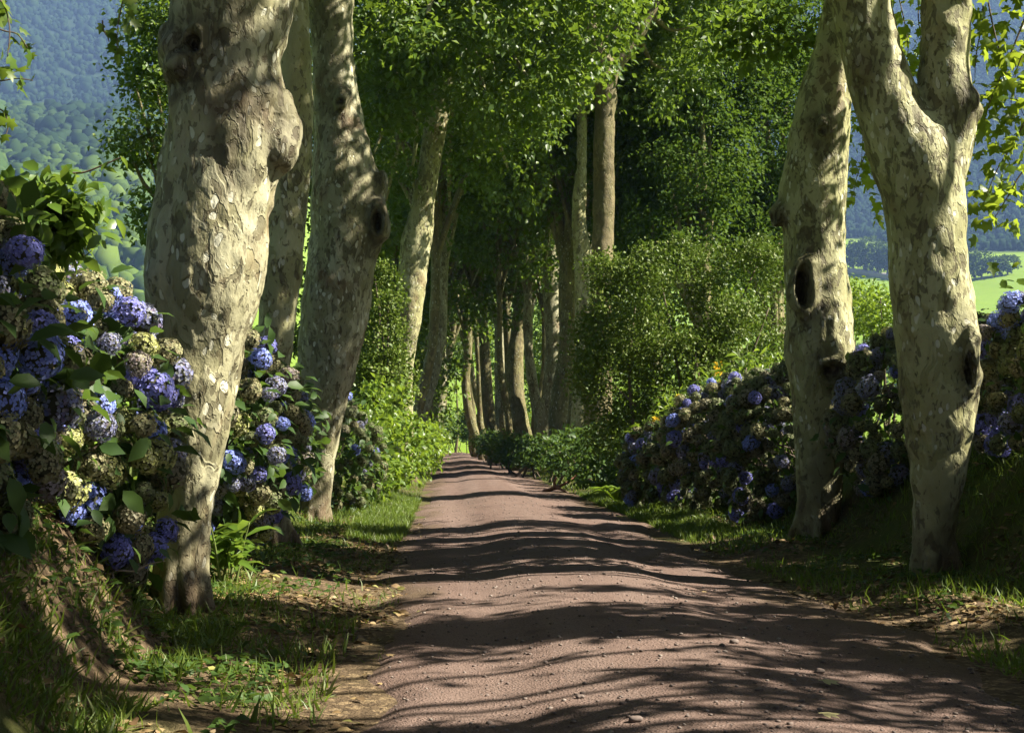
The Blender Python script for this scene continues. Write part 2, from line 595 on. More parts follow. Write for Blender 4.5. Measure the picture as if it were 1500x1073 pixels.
m, nt, b = new_mat('earth_and_grass')
k = NB(nt)
v = k.coord()
soil = k.mix(k.noise(v, 2.2, 6), (.060, .042, .026), (.135, .095, .055))
soil = k.mix(k.ramp(k.noise(v, 14, 5), [(.52, 0), (.6, .8)]), soil, (.22, .16, .09))
soil = k.mix(k.ramp(k.noise(v, 23, 4), [(.56, 0), (.62, .7)]), soil, (.04, .027, .017))
turf = k.mix(k.noise(v, 5, 6), (.035, .055, .010), (.085, .105, .022))
turf = k.mix(k.ramp(k.noise(v, 1.3, 4), [(.52, 0), (.68, .7)]), turf, (.085, .055, .028))
base = k.mix(k.attr('bank'), soil, turf)
mead = k.mix(k.noise(k.coord((1, 1, 1)), .05, 5), (.11, .185, .012), (.165, .25, .018))
mead = k.mix(k.ramp(k.noise(v, .35, 5), [(.5, 0), (.7, .5)]), mead, (.19, .23, .05))
base = k.mix(k.attr('meadow'), base, mead)
base = k.mix(k.attr('forest'), base, (.018, .034, .014))
k.l(base, b.inputs['Base Color'])
b.inputs['Roughness'].default_value = .95
b.inputs['Specular IOR Level'].default_value = .1
k.bump(k.math('ADD', k.noise(v, 9, 6, .65), k.math('MULTIPLY', k.noise(v, 60, 3), .4)), .06, .9, b)
M_GROUND = m
g = link('ground', grid_mesh('ground', gx, gy, ground_z, [M_GROUND], {'bank': bank_mask, 'meadow': meadow_mask, 'forest': forest_mask}), kind='structure')

m, nt, b = new_mat('red_gravel_road')
k = NB(nt)
v = k.coord()
base = k.mix(k.noise(v, 1.1, 6, .6), (.090, .056, .043), (.165, .110, .086))
trk = k.ramp(k.noise(k.coord((1.4, .05, 1)), 1.2, 3), [(.40, 0), (.62, 1)])
base = k.mix(k.math('MULTIPLY', trk, .4), base, (.19, .138, .112))
base = k.mix(k.ramp(k.noise(v, 95, 3, .6), [(.54, 0), (.62, .75)]), base, (.055, .035, .030))
base = k.mix(k.ramp(k.voro(v, 75), [(.16, .8), (.24, 0)]), base, (.27, .19, .165))
base = k.mix(k.ramp(k.voro(v, 22), [(.10, .7), (.14, 0)]), base, (.20, .17, .155))
base = k.mix(k.ramp(k.noise(v, 3.1, 5), [(.58, 0), (.72, .55)]), base, (.075, .050, .040))
k.l(base, b.inputs['Base Color'])
base = k.mix(k.attr('edge'), base, k.mix(k.noise(v, 18, 4), (.055, .036, .022), (.13, .09, .055)))
k.l(base, b.inputs['Base Color'])
b.inputs['Roughness'].default_value = .9
b.inputs['Specular IOR Level'].default_value = .2
hh = k.math('ADD', k.math('MULTIPLY', k.ramp(k.voro(v, 60), [(.0, 1), (.5, 0)]), .6), k.noise(v, 30, 6, .7))
hh = k.math('ADD', hh, k.math('MULTIPLY', k.ramp(k.voro(v, 19), [(.0, 1), (.25, 0)]), .8))
k.bump(hh, .016, .9, b)
M_ROAD = m


def road_mesh_z(x, y):
    p = np.stack([x * 1.1, y * .9, 0 * x], -1)
    edge = ss(1.65, 2.45, np.abs(x) + .26 * fbm(p, 21, 3))
    rough = .010 * fbm(np.stack([x * 4, y * 4, 0 * x], -1), 23, 3)
    return road_z(x, y) + far_h(x, y) + rough - .16 * edge + .012


g = link('road', grid_mesh('road', np.linspace(-2.45, 2.45, 92), graded(2.5, 150, .05, 1.006, .5), road_mesh_z, [M_ROAD], {'edge': lambda x, y: ss(1.35, 2.05, np.abs(x) + .42 * fbm(np.stack([x * 1.3, y * .8, 0 * x], -1), 25, 3))}), kind='structure')

# ------------------------------------------------------------------ plane trees
def remeshed(V, F, voxel, smooth_it=3):
    me = mesh_np('tmp', V, F, True)
    o = bpy.data.objects.new('tmp', me)
    COL.objects.link(o)
    r = o.modifiers.new('r', 'REMESH')
    r.mode = 'VOXEL'
    r.voxel_size = voxel
    s = o.modifiers.new('s', 'SMOOTH')
    s.factor = .5
    s.iterations = smooth_it
    dg = bpy.context.evaluated_depsgraph_get()
    dg.update()
    out = bpy.data.meshes.new_from_object(o.evaluated_get(dg))
    bpy.data.objects.remove(o)
    bpy.data.meshes.remove(me)
    return out


def from_outline(rows, d, base_z=None):
    """rows: (py, px_left, px_right) from the ground up -> path and radii of a trunk standing at distance d"""
    path, rad = [], []
    for py, a, b2 in rows:
        c = P((a + b2) / 2, py, d)
        e = P(b2, py, d)
        path.append(c)
        rad.append(np.linalg.norm(e - c))
    return path, rad


def trunk_mesh(name, tubes, balls, dents, base_z, mat, voxel=.03, lump=.022, seed=1, base=None, smooth_it=9, stains=()):
    """tubes: (path, radii); balls: (centre, radii) burls; dents: (px, py, half-width, half-height, depth, rim) hollows pressed in from the camera side"""
    acc = Acc()
    for i, (p, r) in enumerate(tubes):
        acc.add(tube(p, r, 40, 8, .06, seed + i))
    for c, r in balls:
        V, F = ico((0, 0, 0), r, 3)
        V = V * (1 + .16 * fbm(V * 4.5 / np.mean(r) * .3 + seed, seed + 3, 3))[:, None] + np.asarray(c)
        acc.add((V, F))
    me = remeshed(np.concatenate(acc.V), np.concatenate(acc.F), voxel, smooth_it)
    n = len(me.vertices)
    V = np.empty(n * 3, np.float32)
    me.vertices.foreach_get('co', V)
    V = V.reshape(-1, 3).astype(float)
    N = np.empty(n * 3, np.float32)
    me.vertex_normals.foreach_get('vector', N)
    N = N.reshape(-1, 3).astype(float)
    q = V * np.array([1, 1, .6])
    rid = 1 - np.abs(fbm(V * np.array([1.6, 1.6, 4.2]) + seed, seed + 29, 2))
    V += N * (lump * fbm(q * 3.2, seed + 9, 3) + lump * .45 * fbm(q * 9, seed + 19, 3) + lump * 1.2 * (rid - .6) * ss(.0, .5, vnoise(V * .9, seed + 33)))[:, None]
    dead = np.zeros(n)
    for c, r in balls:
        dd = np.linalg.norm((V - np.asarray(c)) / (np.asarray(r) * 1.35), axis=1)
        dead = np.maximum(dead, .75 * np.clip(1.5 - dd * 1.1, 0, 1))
    for px, py, hw, hh, depth, rim in dents:
        X, Y = proj(V)
        near = np.where((np.abs(X - px) < 7) & (np.abs(Y - py) < 7))[0]
        if not len(near):
            continue
        c = V[near[np.argmin(V[near, 1])]]
        sc = (c[1] - CAM[1]) / FPX
        front = ss(hw * sc * 5 + .5, hw * sc * 2 + .12, V[:, 1] - c[1])
        wob = .18 * fbm(V * 5, seed + 31, 2)
        rr = np.hypot((X - px) / hw, (Y - py) / hh) * (1 + wob)
        V += (rim * np.exp(-((rr - 1.1) / .30) ** 2) * front)[:, None] * N
        V[:, 1] += depth * ss(1.0, .35, rr) * front
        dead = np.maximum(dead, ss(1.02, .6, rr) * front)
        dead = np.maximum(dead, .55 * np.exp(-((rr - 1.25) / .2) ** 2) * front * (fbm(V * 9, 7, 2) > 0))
    if stains:
        X, Y = proj(V)
        wob = fbm(V * 4, seed + 61, 3)
        for px, py, hw, hh, st in stains:
            rr = np.hypot((X - px) / hw, (Y - py) / hh)
            dead = np.maximum(dead, st * ss(1.15, .35, rr + .45 * wob))
    foot = ss(base_z + 1.0, base_z + .05, V[:, 2] + .25 * fbm(V * 3, 55, 2))
    V -= np.asarray(base if base is not None else (0, 0, 0))
    me.vertices.foreach_set('co', V.astype(np.float32).ravel())
    me.polygons.foreach_set('use_smooth', np.ones(len(me.polygons), bool))
    me.attributes.new('dead', 'FLOAT', 'POINT').data.foreach_set('value', dead.astype(np.float32))
    me.attributes.new('foot', 'FLOAT', 'POINT').data.foreach_set('value', foot.astype(np.float32))
    me.materials.clear()
    me.materials.append(mat)
    me.name = name
    me.update()
    return me


def add_limbs(t, base, paths, mat, seed=1, segs=12):
    for i, (p, r) in enumerate(paths):
        V, F = tube(p, r, segs, 6, .07, seed + i)
        me = mesh_np('limb', V - base, F, True, [mat], attrs={'dead': np.zeros(len(V)), 'foot': np.zeros(len(V))})
        link('limb', me, t)


def add_crown(t, base, lobes, mat=None, **kw):
    acc = crown(lobes, **kw)
    return link('crown', acc.mesh('crown', [mat or M_LEAF], off=base), t, kind='stuff')


def limbs_to(top, r0, lobes, rise=.45, frac=.8):
    """one tapering limb from the trunk top to each lobe centre"""
    out = []
    top = np.asarray(top, float)
    for L in lobes:
        c = np.array(L[:3], float)
        mid = top * (1 - rise) + c * rise + np.array([rng.normal() * .25, rng.normal() * .25, .35 * np.linalg.norm(c - top) * .4])
        q = c * frac + top * (1 - frac)
        out.append(([top - np.array([0, 0, .4]), top * .75 + mid * .25, mid, q, c], [r0, r0 * .8, r0 * .55, r0 * .33, r0 * .12]))
    return out


PLANE_GROUP = 'plane trees lining the avenue'


def near_tree(label, rows, d, mat, extra_tubes=(), balls=(), dents=(), stains=(), voxel=.03, seed=1, group=PLANE_GROUP, lump=.022, top=None, lean=0.0):
    path, rad = from_outline(rows, d)
    x0, y0 = path[0][0], path[0][1]
    bz = gz(x0, y0)
    base = np.array([x0, y0, bz])
    foot = [path[0] * np.array([1, 1, 0]) + np.array([0, 0, bz - .35]), path[0] * np.array([1, 1, 0]) + np.array([0, 0, bz + .02])]
    k0 = 1 if path[0][2] < bz + .15 else 0
    path = foot + path[k0:]
    rad = [rad[0] * 1.25, rad[0] * 1.08] + rad[k0:]
    if top is not None:
        for (p, r) in top:
            path.append(np.asarray(p, float))
            rad.append(r)
    t = thing('plane_tree', label, 'tree', base, group)
    r2 = np.random.default_rng(seed)
    roots = []
    for q in range(6):
        a = q * 1.047 + r2.uniform(-.3, .3)
        dv = np.array([math.cos(a), math.sin(a), 0]) * rad[1]
        o = np.array([path[1][0], path[1][1], bz])
        L = r2.uniform(1.3, 1.75)
        roots.append(([o + dv * .45 + [0, 0, .75], o + dv * .85 + [0, 0, .28], o + dv * L + [0, 0, -.10], o + dv * L * 1.25 + [0, 0, -.25]], [rad[1] * .34, rad[1] * .33, rad[1] * .2, rad[1] * .1]))
    me = trunk_mesh('trunk', [(path, rad)] + list(extra_tubes) + roots, balls, dents, bz, mat, voxel, lump, seed, base, stains=stains)
    link('trunk', me, t)
    return t, base, path, rad


# --- left row
L1_ROWS = [(905, 231, 299), (850, 232, 302), (770, 232, 311), (700, 231, 325), (600, 226, 339), (500, 219, 360), (440, 214, 379), (400, 213, 389),
           (350, 219, 396), (300, 228, 401), (260, 236, 406), (220, 243, 418), (185, 247, 424), (150, 250, 420), (110, 250, 412), (75, 250, 412), (40, 252, 424), (0, 260, 433), (-60, 258, 446)]
d = 11.0
tL1, bL1, pL1, rL1 = near_tree('massive plane tree with a dark knobbly burl high on its left edge, nearest trunk',
    L1_ROWS, d, M_BARK_WARM, balls=[
        (P(262, 78, d - .1), (.16, .26, .15)), (P(268, 100, d - .25), (.15, .2, .14)), (P(250, 60, d), (.10, .2, .12)),
        (P(412, 180, d - .05), (.14, .26, .28)), (P(410, 215, d - .12), (.10, .2, .18)), (P(396, 140, d - .2), (.12, .15, .14)),
        ],
    dents=[(286, 62, 12, 20, .10, .05),], stains=[(290, 60, 75, 60, .75), (330, 165, 62, 95, .6), (425, 190, 22, 45, .75), (270, 110, 40, 45, .9), (345, 255, 40, 30, .45), (255, 880, 40, 60, .35)], voxel=.024, seed=3, lump=.03)
L2_ROWS = [(815, 362, 420), (700, 368, 417), (600, 374, 420), (500, 378, 430), (400, 381, 443), (300, 391, 452), (200, 396, 458), (100, 401, 459), (0, 408, 452), (-60, 405, 446)]
tL2, bL2, pL2, rL2 = near_tree('slender pale plane tree squeezed between the two thick trunks on the left', L2_ROWS, 17.0, M_BARK, voxel=.034, seed=13)
L3_ROWS = [(770, 444, 480), (700, 450, 488), (650, 452, 495), (600, 448, 506), (550, 440, 519), (500, 437, 531), (450, 440, 541), (400, 448, 550), (350, 455, 559),
           (320, 455, 563), (280, 455, 562), (250, 456, 553), (200, 459, 540), (150, 460, 528), (100, 458, 521), (50, 455, 518), (0, 448, 518), (-60, 440, 520)]
d = 23.0
tL3, bL3, pL3, rL3 = near_tree('bulging plane tree with a ringed knot hole on its right side, beyond the slender trunk',
    L3_ROWS, d, M_BARK_WARM, balls=[(P(555, 322, d - .25), (.20, .3, .42)), (P(560, 270, d - .1), (.09, .25, .26)), (P(545, 355, d - .2), (.17, .2, .2)), (P(505, 140, d - .4), (.16, .2, .16)), (P(499, 150, d - .42), (.1, .15, .14))],
    dents=[(553, 322, 8, 22, .22, .05), (500, 148, 6, 7, .06, .03)], stains=[(478, 130, 22, 130, .5), (545, 350, 34, 34, .7), (472, 30, 30, 60, .6), (465, 720, 30, 70, .5), (500, 160, 22, 26, .7)], voxel=.042, seed=23, lump=.03)
# a trunk hidden behind the bulging one carries the bright sprays over the road
L4_ROWS = [(640, 578, 606), (540, 585, 606), (480, 580, 616), (400, 582, 626), (350, 588, 632), (300, 603, 638), (250, 611, 644), (160, 623, 659), (100, 630, 664), (30, 636, 668)]
tL4, bL4, pL4, rL4 = near_tree('pale grey plane tree leaning right behind the tall glossy shrub on the left', L4_ROWS, 45.0, M_BARK, voxel=.06, seed=33,
    top=[(P(648, -60, 45), .33)])

# --- right row
R1_ROWS = [(834, 1344, 1396), (750, 1338, 1402), (700, 1332, 1410), (650, 1324, 1420), (600, 1319, 1426), (540, 1313, 1428), (500, 1310, 1428), (450, 1308, 1424), (400, 1304, 1417),
           (350, 1303, 1413), (300, 1296, 1411), (260, 1286, 1409), (225, 1274, 1400), (190, 1262, 1372), (150, 1253, 1346), (100, 1240, 1326), (50, 1229, 1312), (0, 1217, 1302), (-60, 1196, 1290)]
d = 13.4
fork = ([P(1352, 320, d), P(1368, 260, d), P(1382, 215, d - .02), (P(1389, 170, d - .04)), P(1386, 130, d - .05), P(1384, 80, d - .05), P(1386, 40, d - .05), P(1387, 0, d - .05), P(1390, -60, d)],
        [.25, .30, .27, .255, .25, .235, .245, .235, .22])
tR1, bR1, pR1, rR1 = near_tree('forked plane tree dividing into two stout limbs, nearest trunk on the right',
    R1_ROWS, d, M_BARK, extra_tubes=[fork], balls=[
        (P(1415, 150, d - .12), (.12, .2, .15)), (P(1424, 165, d - .05), (.10, .15, .09)), (P(1408, 128, d - .15), (.09, .15, .10)),
        (P(1416, 520, d - .28), (.13, .20, .30)), (P(1424, 540, d - .15), (.085, .22, .25))],
    dents=[(1421, 540, 7, 34, .16, .03), ], stains=[(1412, 148, 34, 42, .8), (1388, 800, 36, 80, .75), (1420, 540, 24, 50, .6), (1262, 120, 26, 110, .5), (1325, 620, 22, 120, .35)], voxel=.027, seed=43)
R2_ROWS = [(785, 1172, 1226), (700, 1168, 1232), (600, 1162, 1243), (550, 1157, 1249), (500, 1152, 1251), (450, 1152, 1247), (400, 1150, 1241), (350, 1148, 1238), (300, 1143, 1239),
           (250, 1147, 1241), (200, 1157, 1244), (150, 1169, 1247), (100, 1186, 1249), (50, 1199, 1252), (0, 1206, 1256), (-60, 1212, 1262)]
d = 18.4
tR2, bR2, pR2, rR2 = near_tree('plane tree with a dark oval hollow and a black stub on its left edge',
    R2_ROWS, d, M_BARK, balls=[(P(1140, 312, d), (.10, .16, .17)), (P(1137, 322, d), (.07, .13, .12)), (P(1180, 420, d - .32), (.26, .16, .46)), (P(1208, 190, d - .34), (.16, .14, .22)), (P(1205, 178, d - .38), (.1, .1, .1)),
                               (P(1225, 545, d - .28), (.20, .2, .2))],
    dents=[(1179, 420, 12, 36, .34, .03), (1206, 190, 7, 8, .06, .02), (1222, 545, 20, 14, .12, .03), (1134, 318, 6, 11, .05, .02)], stains=[(1188, 440, 40, 75, .6), (1206, 195, 28, 50, .7), (1215, 545, 40, 40, .8), (1140, 315, 18, 30, .9), (1205, 700, 40, 90, .4)], voxel=.036, seed=53)
# right: beyond the big shrub
R3_ROWS = [(645, 853, 897), (540, 857, 896), (450, 862, 896), (370, 865, 898), (300, 868, 900), (200, 870, 901), (140, 872, 902)]
d = 45.0
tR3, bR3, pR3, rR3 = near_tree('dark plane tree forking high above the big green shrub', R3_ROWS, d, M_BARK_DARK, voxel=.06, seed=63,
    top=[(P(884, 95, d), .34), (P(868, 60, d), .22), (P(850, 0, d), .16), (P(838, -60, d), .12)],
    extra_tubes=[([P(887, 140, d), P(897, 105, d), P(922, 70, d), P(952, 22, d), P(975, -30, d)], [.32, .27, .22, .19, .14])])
R4_ROWS = [(645, 832, 872), (540, 842, 870), (450, 842, 868), (380, 840, 866), (320, 837, 860), (260, 842, 860), (230, 845, 860), (120, 842, 858), (0, 830, 846)]
tR4, bR4, pR4, rR4 = near_tree('sunlit streak of a plane tree just left of the dark forking one', R4_ROWS, 51.0, M_BARK, voxel=.06, seed=73)

# crowns of the near trees (most of the leaves stand above the picture; sl lobes are shaped to shade the road)
def crown_for(t, base, top, r0, lobes, mat, leaf=None, fr=0, **kw):
    add_limbs(t, base, limbs_to(top, r0, lobes), mat, seed=int(abs(base[1]) * 7) + 1)
    add_crown(t, base, lobes, leaf, **kw)
    if fr:
        add_crown(t, base, fringe(lobes), leaf, **dict(kw, dens=fr, gap=-.9, per=5, spread=.16, shell=.25))


def W(px, py, d, *r):
    return (*P(px, py, d), *r)


crown_for(tL1, bL1, pL1[-1], .34, [(-4.5, 9.5, 10.2, 2.4), (-1.2, 10.0, 11.5, 2.3), (-6.8, 12.0, 10.5, 2.5), (-3.2, 12.5, 13.5, 2.6), (-6.5, 8.0, 11.5, 2.3), (-2.5, 7.5, 12.5, 2.4), (1.6, 10.5, 14.0, 2.0), (-5.8, 5.2, 11.5, 2.4), (-2.2, 4.0, 12.5, 2.5)], M_BARK_WARM, size=.24, gap=-.3)
crown_for(tL2, bL2, pL2[-1], .24, [(-5.2, 15.6, 11.0, 2.4), (-1.8, 16.5, 12.4, 2.3), (-3.6, 18.5, 14.0, 2.5), (-7.2, 17.5, 11.6, 2.4), (1.4, 15.5, 14.4, 2.0), (1.2, 19.5, 14.6, 2.2)], M_BARK, size=.24, gap=-.3)
crown_for(tL3, bL3, pL3[-1], .32, [(-5.6, 23, 12.6, 2.5), (-1.6, 23.4, 13.4, 2.4), (-3.2, 21.4, 15.4, 2.7), (-4.0, 27, 14, 2.5), (-.4, 27.5, 15.2, 2.4), (-8.0, 22, 12.6, 2.4), (1.6, 24, 16, 2.2), (-6.5, 30, 14, 2.4), (-2.0, 31.5, 15.6, 2.5)], M_BARK_WARM, size=.24, gap=-.3)
crown_for(tL4, bL4, pL4[-1], .26, [W(735, 60, 38, 2.4), W(625, 20, 37, 1.9), W(790, 30, 39, 2.5), W(720, 165, 41, 1.5, 1.5, 1.1), W(780, 120, 40, 1.6, 1.5, 1.3), W(575, 120, 40, 1.7), W(825, -20, 38, 2.0),
                                   W(590, -70, 39, 2.6), W(680, -90, 42, 3), W(790, -80, 40, 2.8), W(545, 230, 44.5, 1.3), W(690, 120, 47, 1.8), W(555, 330, 46.5, 1.1), W(690, 220, 50, 1.6), W(560, 40, 42, 1.8), W(660, 320, 56, 1.3), W(600, 260, 47, 1.0), W(745, 250, 47, 1.5), W(725, 80, 44, 1.8), W(760, 180, 44, 1.6), W(550, 20, 38, 2.0), W(560, 100, 39, 1.6), W(540, 170, 42, 1.5), W(600, 100, 46.5, 1.7), W(860, 60, 42, 1.4), W(880, -10, 41, 1.8)],
          M_BARK, size=.225, gap=.0, per=10, spread=.25, dens=1.1)
def fringe(lobes):
    """sparse outer sprays round each lobe: they break the edge of its shade into streaks"""
    return [(a, b, c, p * 1.35, q * 2.0 + .25, w * 1.25) for a, b, c, p, q, w in lobes]


def sl(x0, Y, z, rx=1.5, ry=.8, rz=1.0):
    """a leafy lobe at height z whose shade falls on the ground round (x0, Y)"""
    t = z / math.tan(SUN_EL)
    return (x0 + t * math.sin(SUN_AZ), Y + t * math.cos(SUN_AZ), z, rx, ry, rz)


crown_for(tR1, bR1, pR1[-1] + np.array([0, .3, 1.6]), .10, [sl(2.6, 12.4, 6.5, 1.3, .7, .8), sl(3.6, 12.2, 6.3, 1.2, .7, .8), sl(-1.5, 15.6, 8.6, 1.7, .5, .9), sl(.9, 15.8, 8, 1.4, .5, .9), sl(-4, 15, 9.4, 1.6, .6, .9), sl(-.5, 16.6, 9, 1.9, .75, 1), sl(-3.6, 16.8, 10, 1.6, .7, 1),
                                    sl(-9.0, 11.2, 12.4, 1.3, 1.1, 1.0), sl(-11.5, 11.4, 13.5, 1.8, 1.3, 1.2)], M_BARK, size=.19, gap=-.08, dens=1.4, fr=.04, per=7, spread=.15)
crown_for(tR2, bR2, pR2[-1] + np.array([0, .3, 1.2]), .10, [sl(-7, 17.2, 11, 1.7, .9, 1.2), sl(-5.6, 19, 10.5, 1.5, .8, 1), sl(-1, 17.6, 9, 2.0, .5, 1), sl(1.6, 17.3, 8.4, 1.3, .4, .9), sl(-3, 20.6, 9.6, 1.7, .7, 1), sl(0, 21.4, 9.3, 1.8, .8, 1),
                                   sl(-8, 22.8, 12, 2, 1.0, 1.3), sl(-6, 23.6, 11.4, 1.4, .7, 1), sl(-10.5, 23, 13, 1.6, 1.2, 1.3), sl(-8.5, 18, 13, 1.6, 1.2, 1.2), sl(-6.8, 24.6, 11.5, 1.6, .9, 1.2), sl(-9.2, 24.4, 12.6, 1.6, .9, 1.2), sl(-5.0, 24.4, 10.6, 1.2, .7, 1), sl(-10.5, 18.6, 13.4, 1.5, 1.0, 1.2), sl(3.2, 15.6, 7, 1.2, .8, .8), sl(3.0, 20.3, 7.4, 1.2, .6, .8)], M_BARK, size=.19, gap=-.08, dens=1.4, fr=.08, per=7, spread=.15)
crown_for(tR3, bR3, P(868, 60, 45), .2, [W(930, -10, 48.5, 2.2), W(870, -20, 48, 2.0), W(1010, 40, 47, 2.4), W(905, 110, 49.5, 1.5), W(975, 100, 49, 1.8), W(835, 60, 48, 1.5), W(920, -130, 46, 2.8), W(1010, -80, 46, 2.6)],
          M_BARK_DARK, M_LEAF, size=.22, gap=-.02)
crown_for(tR4, bR4, pR4[-1], .18, [W(800, 60, 53, 2.4), W(850, 130, 54, 2), W(760, -40, 52, 2.6), W(830, -80, 52, 2.6), W(790, 200, 55, 1.6), W(880, 210, 54, 1.3), W(770, 300, 58, 1.5), W(720, 340, 64, 1.8), W(800, 380, 60, 1.3), W(690, 420, 72, 1.6), W(750, 440, 70, 1.4)], M_BARK, size=.26, gap=.02)

rs = np.random.default_rng(5)
STRAY = [sl(rs.uniform(-4.5, 2.8), rs.uniform(6.0, 22), rs.uniform(7, 10.5), rs.uniform(.5, 1.2), rs.uniform(.12, .35), rs.uniform(.3, .6)) for _ in range(40)]  # extra leaf lobes added overhead to streak the road with shade
STRAY = [L for L in STRAY if not (12.4 < L[1] + .13 * L[2] - .8 < 14.6 and L[0] - L[2] / math.tan(SUN_EL) > -3)]
add_crown(tR1, bR1, STRAY[:20], None, size=.17, gap=-.6, dens=.8, per=6, spread=.12, shell=.2)
add_crown(tR2, bR2, STRAY[20:], None, size=.17, gap=-.6, dens=.8, per=6, spread=.12, shell=.2)

# unseen trees added to the right row, their crowns shaped to throw shade stripes
for (x, y, lob, lab) in [
        (4.4, 4.5, [sl(-2.6, 9.9, 8.6, 1.6, .85, 1), sl(.1, 10.1, 8.2, 1.6, .75, 1), sl(1.7, 9.7, 7.6, 1.2, .8, .9), sl(3.5, 7.2, 7, .9, .7, .8), sl(2.2, 6.0, 6.4, 1.1, .55, .6), sl(2.6, 6.9, 6.2, 1.2, .55, .6), sl(2.2, 7.8, 6.6, 1.1, .5, .6), sl(2.1, 8.7, 6.2, .9, .5, .6), sl(-.4, 5.9, 7.6, .8, .2, .4), sl(3.2, 5.2, 6.2, 1, .6, .6), sl(.6, 7.9, 8.4, 1.3, .25, .5), sl(-5.8, 7.2, 10, .7, .35, .6), sl(-4.8, 6.9, 9.6, .8, .4, .7), sl(-4.3, 7.7, 9.6, 1.0, .3, .6), sl(-3.6, 9.2, 9, 1.2, .4, .8)], 'unseen plane tree right of the picture, crown shaped for its shade'),
        (4.5, -.6, [sl(-1.6, 5.4, 8.4, 1.5, .5, .9), sl(-4.2, 6.0, 9.4, 1.5, .6, 1), sl(3.4, 5.8, 7.4, 1.2, .9, .9), sl(1, 3.6, 8.4, 1.8, 1.2, 1), sl(-2, 1.5, 9, 2, 1.5, 1.2), sl(-6.0, 4.5, 10, 1.6, 1, 1)], 'unseen plane tree on the right verge beside the viewer, crown shaped for its shade')]:
    z = gz(x, y)
    t = thing('plane_tree', lab, 'tree', (x, y, z), PLANE_GROUP)
    pth = [(x, y, z - .3), (x, y, z), (x + .1, y, z + 2), (x + .25, y + .1, z + 4.5), (x + .2, y, z + 7)]
    V, F = tube(pth, [.52, .48, .42, .40, .32], 28, 8, .1, 5)
    link('trunk', mesh_np('trunk', V - np.array([x, y, z]), F, True, [M_BARK], attrs={'dead': 0 * V[:, 0], 'foot': ss(z + 1, z, V[:, 2])}), t)
    crown_for(t, np.array([x, y, z]), pth[-1], .085, lob, M_BARK, size=.19, gap=-.2, dens=1.8, fr=.06, per=7, spread=.15)

# far trees of both rows
FAR_LOBES = [
    [(-2.6, 0, 9.5, 2.0), (2.2, .6, 10.4, 2.3), (0, -1.6, 12.4, 2.7), (.4, 2.0, 12.0, 2.6), (-3.6, .8, 12.6, 2.4), (3.8, -.6, 13.0, 2.4), (0, 0, 15.4, 2.6), (1.8, -1.5, 7.4, 1.2)],
    [(2.8, -.5, 9.0, 2.1), (-2.2, 1.0, 10.6, 2.2), (.3, 1.8, 12.2, 2.6), (-.6, -2, 11.8, 2.4), (3.9, 1, 12.4, 2.3), (-3.7, -.5, 12.9, 2.4), (.5, 0, 15.0, 2.8), (-1.6, -1.4, 7.2, 1.1)],
    [(0.2, -2.4, 9.6, 2.2), (-2.8, .5, 11.0, 2.3), (2.7, .9, 11.4, 2.3), (0, 1.6, 13.0, 2.8), (-3.4, -1.6, 13.2, 2.2), (3.5, -1.7, 12.6, 2.3), (0, 0, 15.8, 2.5), (2.3, -.6, 7.8, 1.2)]]
far_crowns = [crown(L, size=.26, gap=.10, per=8, spread=.3).mesh('far_crown', [M_LEAF]) for L in FAR_LOBES]


def far_tree(label, x, y, diam, wig, mat, i, fork=False):
    z = gz(x, y)
    t = thing('plane_tree', label, 'tree', (x, y, z), PLANE_GROUP)
    r = diam / 2
    w = np.array(wig)
    hs = np.array([-.3, 0, .8, 2.4, 5.0, 8.5, 12.0, 16.0])
    pth = [(w[min(j, 7)] + .16 * math.sin(j * 1.9 + i * 2.3) * min(j, 3) / 3, .15 * math.sin(j * 1.3 + i), h) for j, h in enumerate(hs)]
    V, F = tube(pth, r * np.array([1.3, 1.15, .95, .82, .74, .66, .5, .25]), 20, 7, .18, i * 5 + 2)
    link('trunk', mesh_np('trunk', V, F, True, [mat], attrs={'dead': 0 * V[:, 0], 'foot': ss(1.2, 0, V[:, 2])}), t)
    top = np.array(pth[5])
    lobes = FAR_LOBES[i % 3]
    lobes = [(a + top[0], b, c + 4.2, q) for a, b, c, q in lobes]
    for p, rr in limbs_to(top, r * .5, lobes[:6] if not fork else lobes[:3]):
        V, F = tube(p, rr, 6, 3, .08, i)
        link('limb', mesh_np('limb', V, F, True, [mat], attrs={'dead': 0 * V[:, 0], 'foot': 0 * V[:, 0]}), t)
    c = link('crown', far_crowns[i % 3], t, kind='stuff')
    c.location = (top[0], 0, 4.2)
    c.rotation_euler = (0, 0, i * 2.4)
    s = .95 + .15 * math.sin(i * 2.1)
    c.scale = (s, s, s)
    return t


def xat(px, y):
    return CAM[0] + (px - 654) / FPX * y


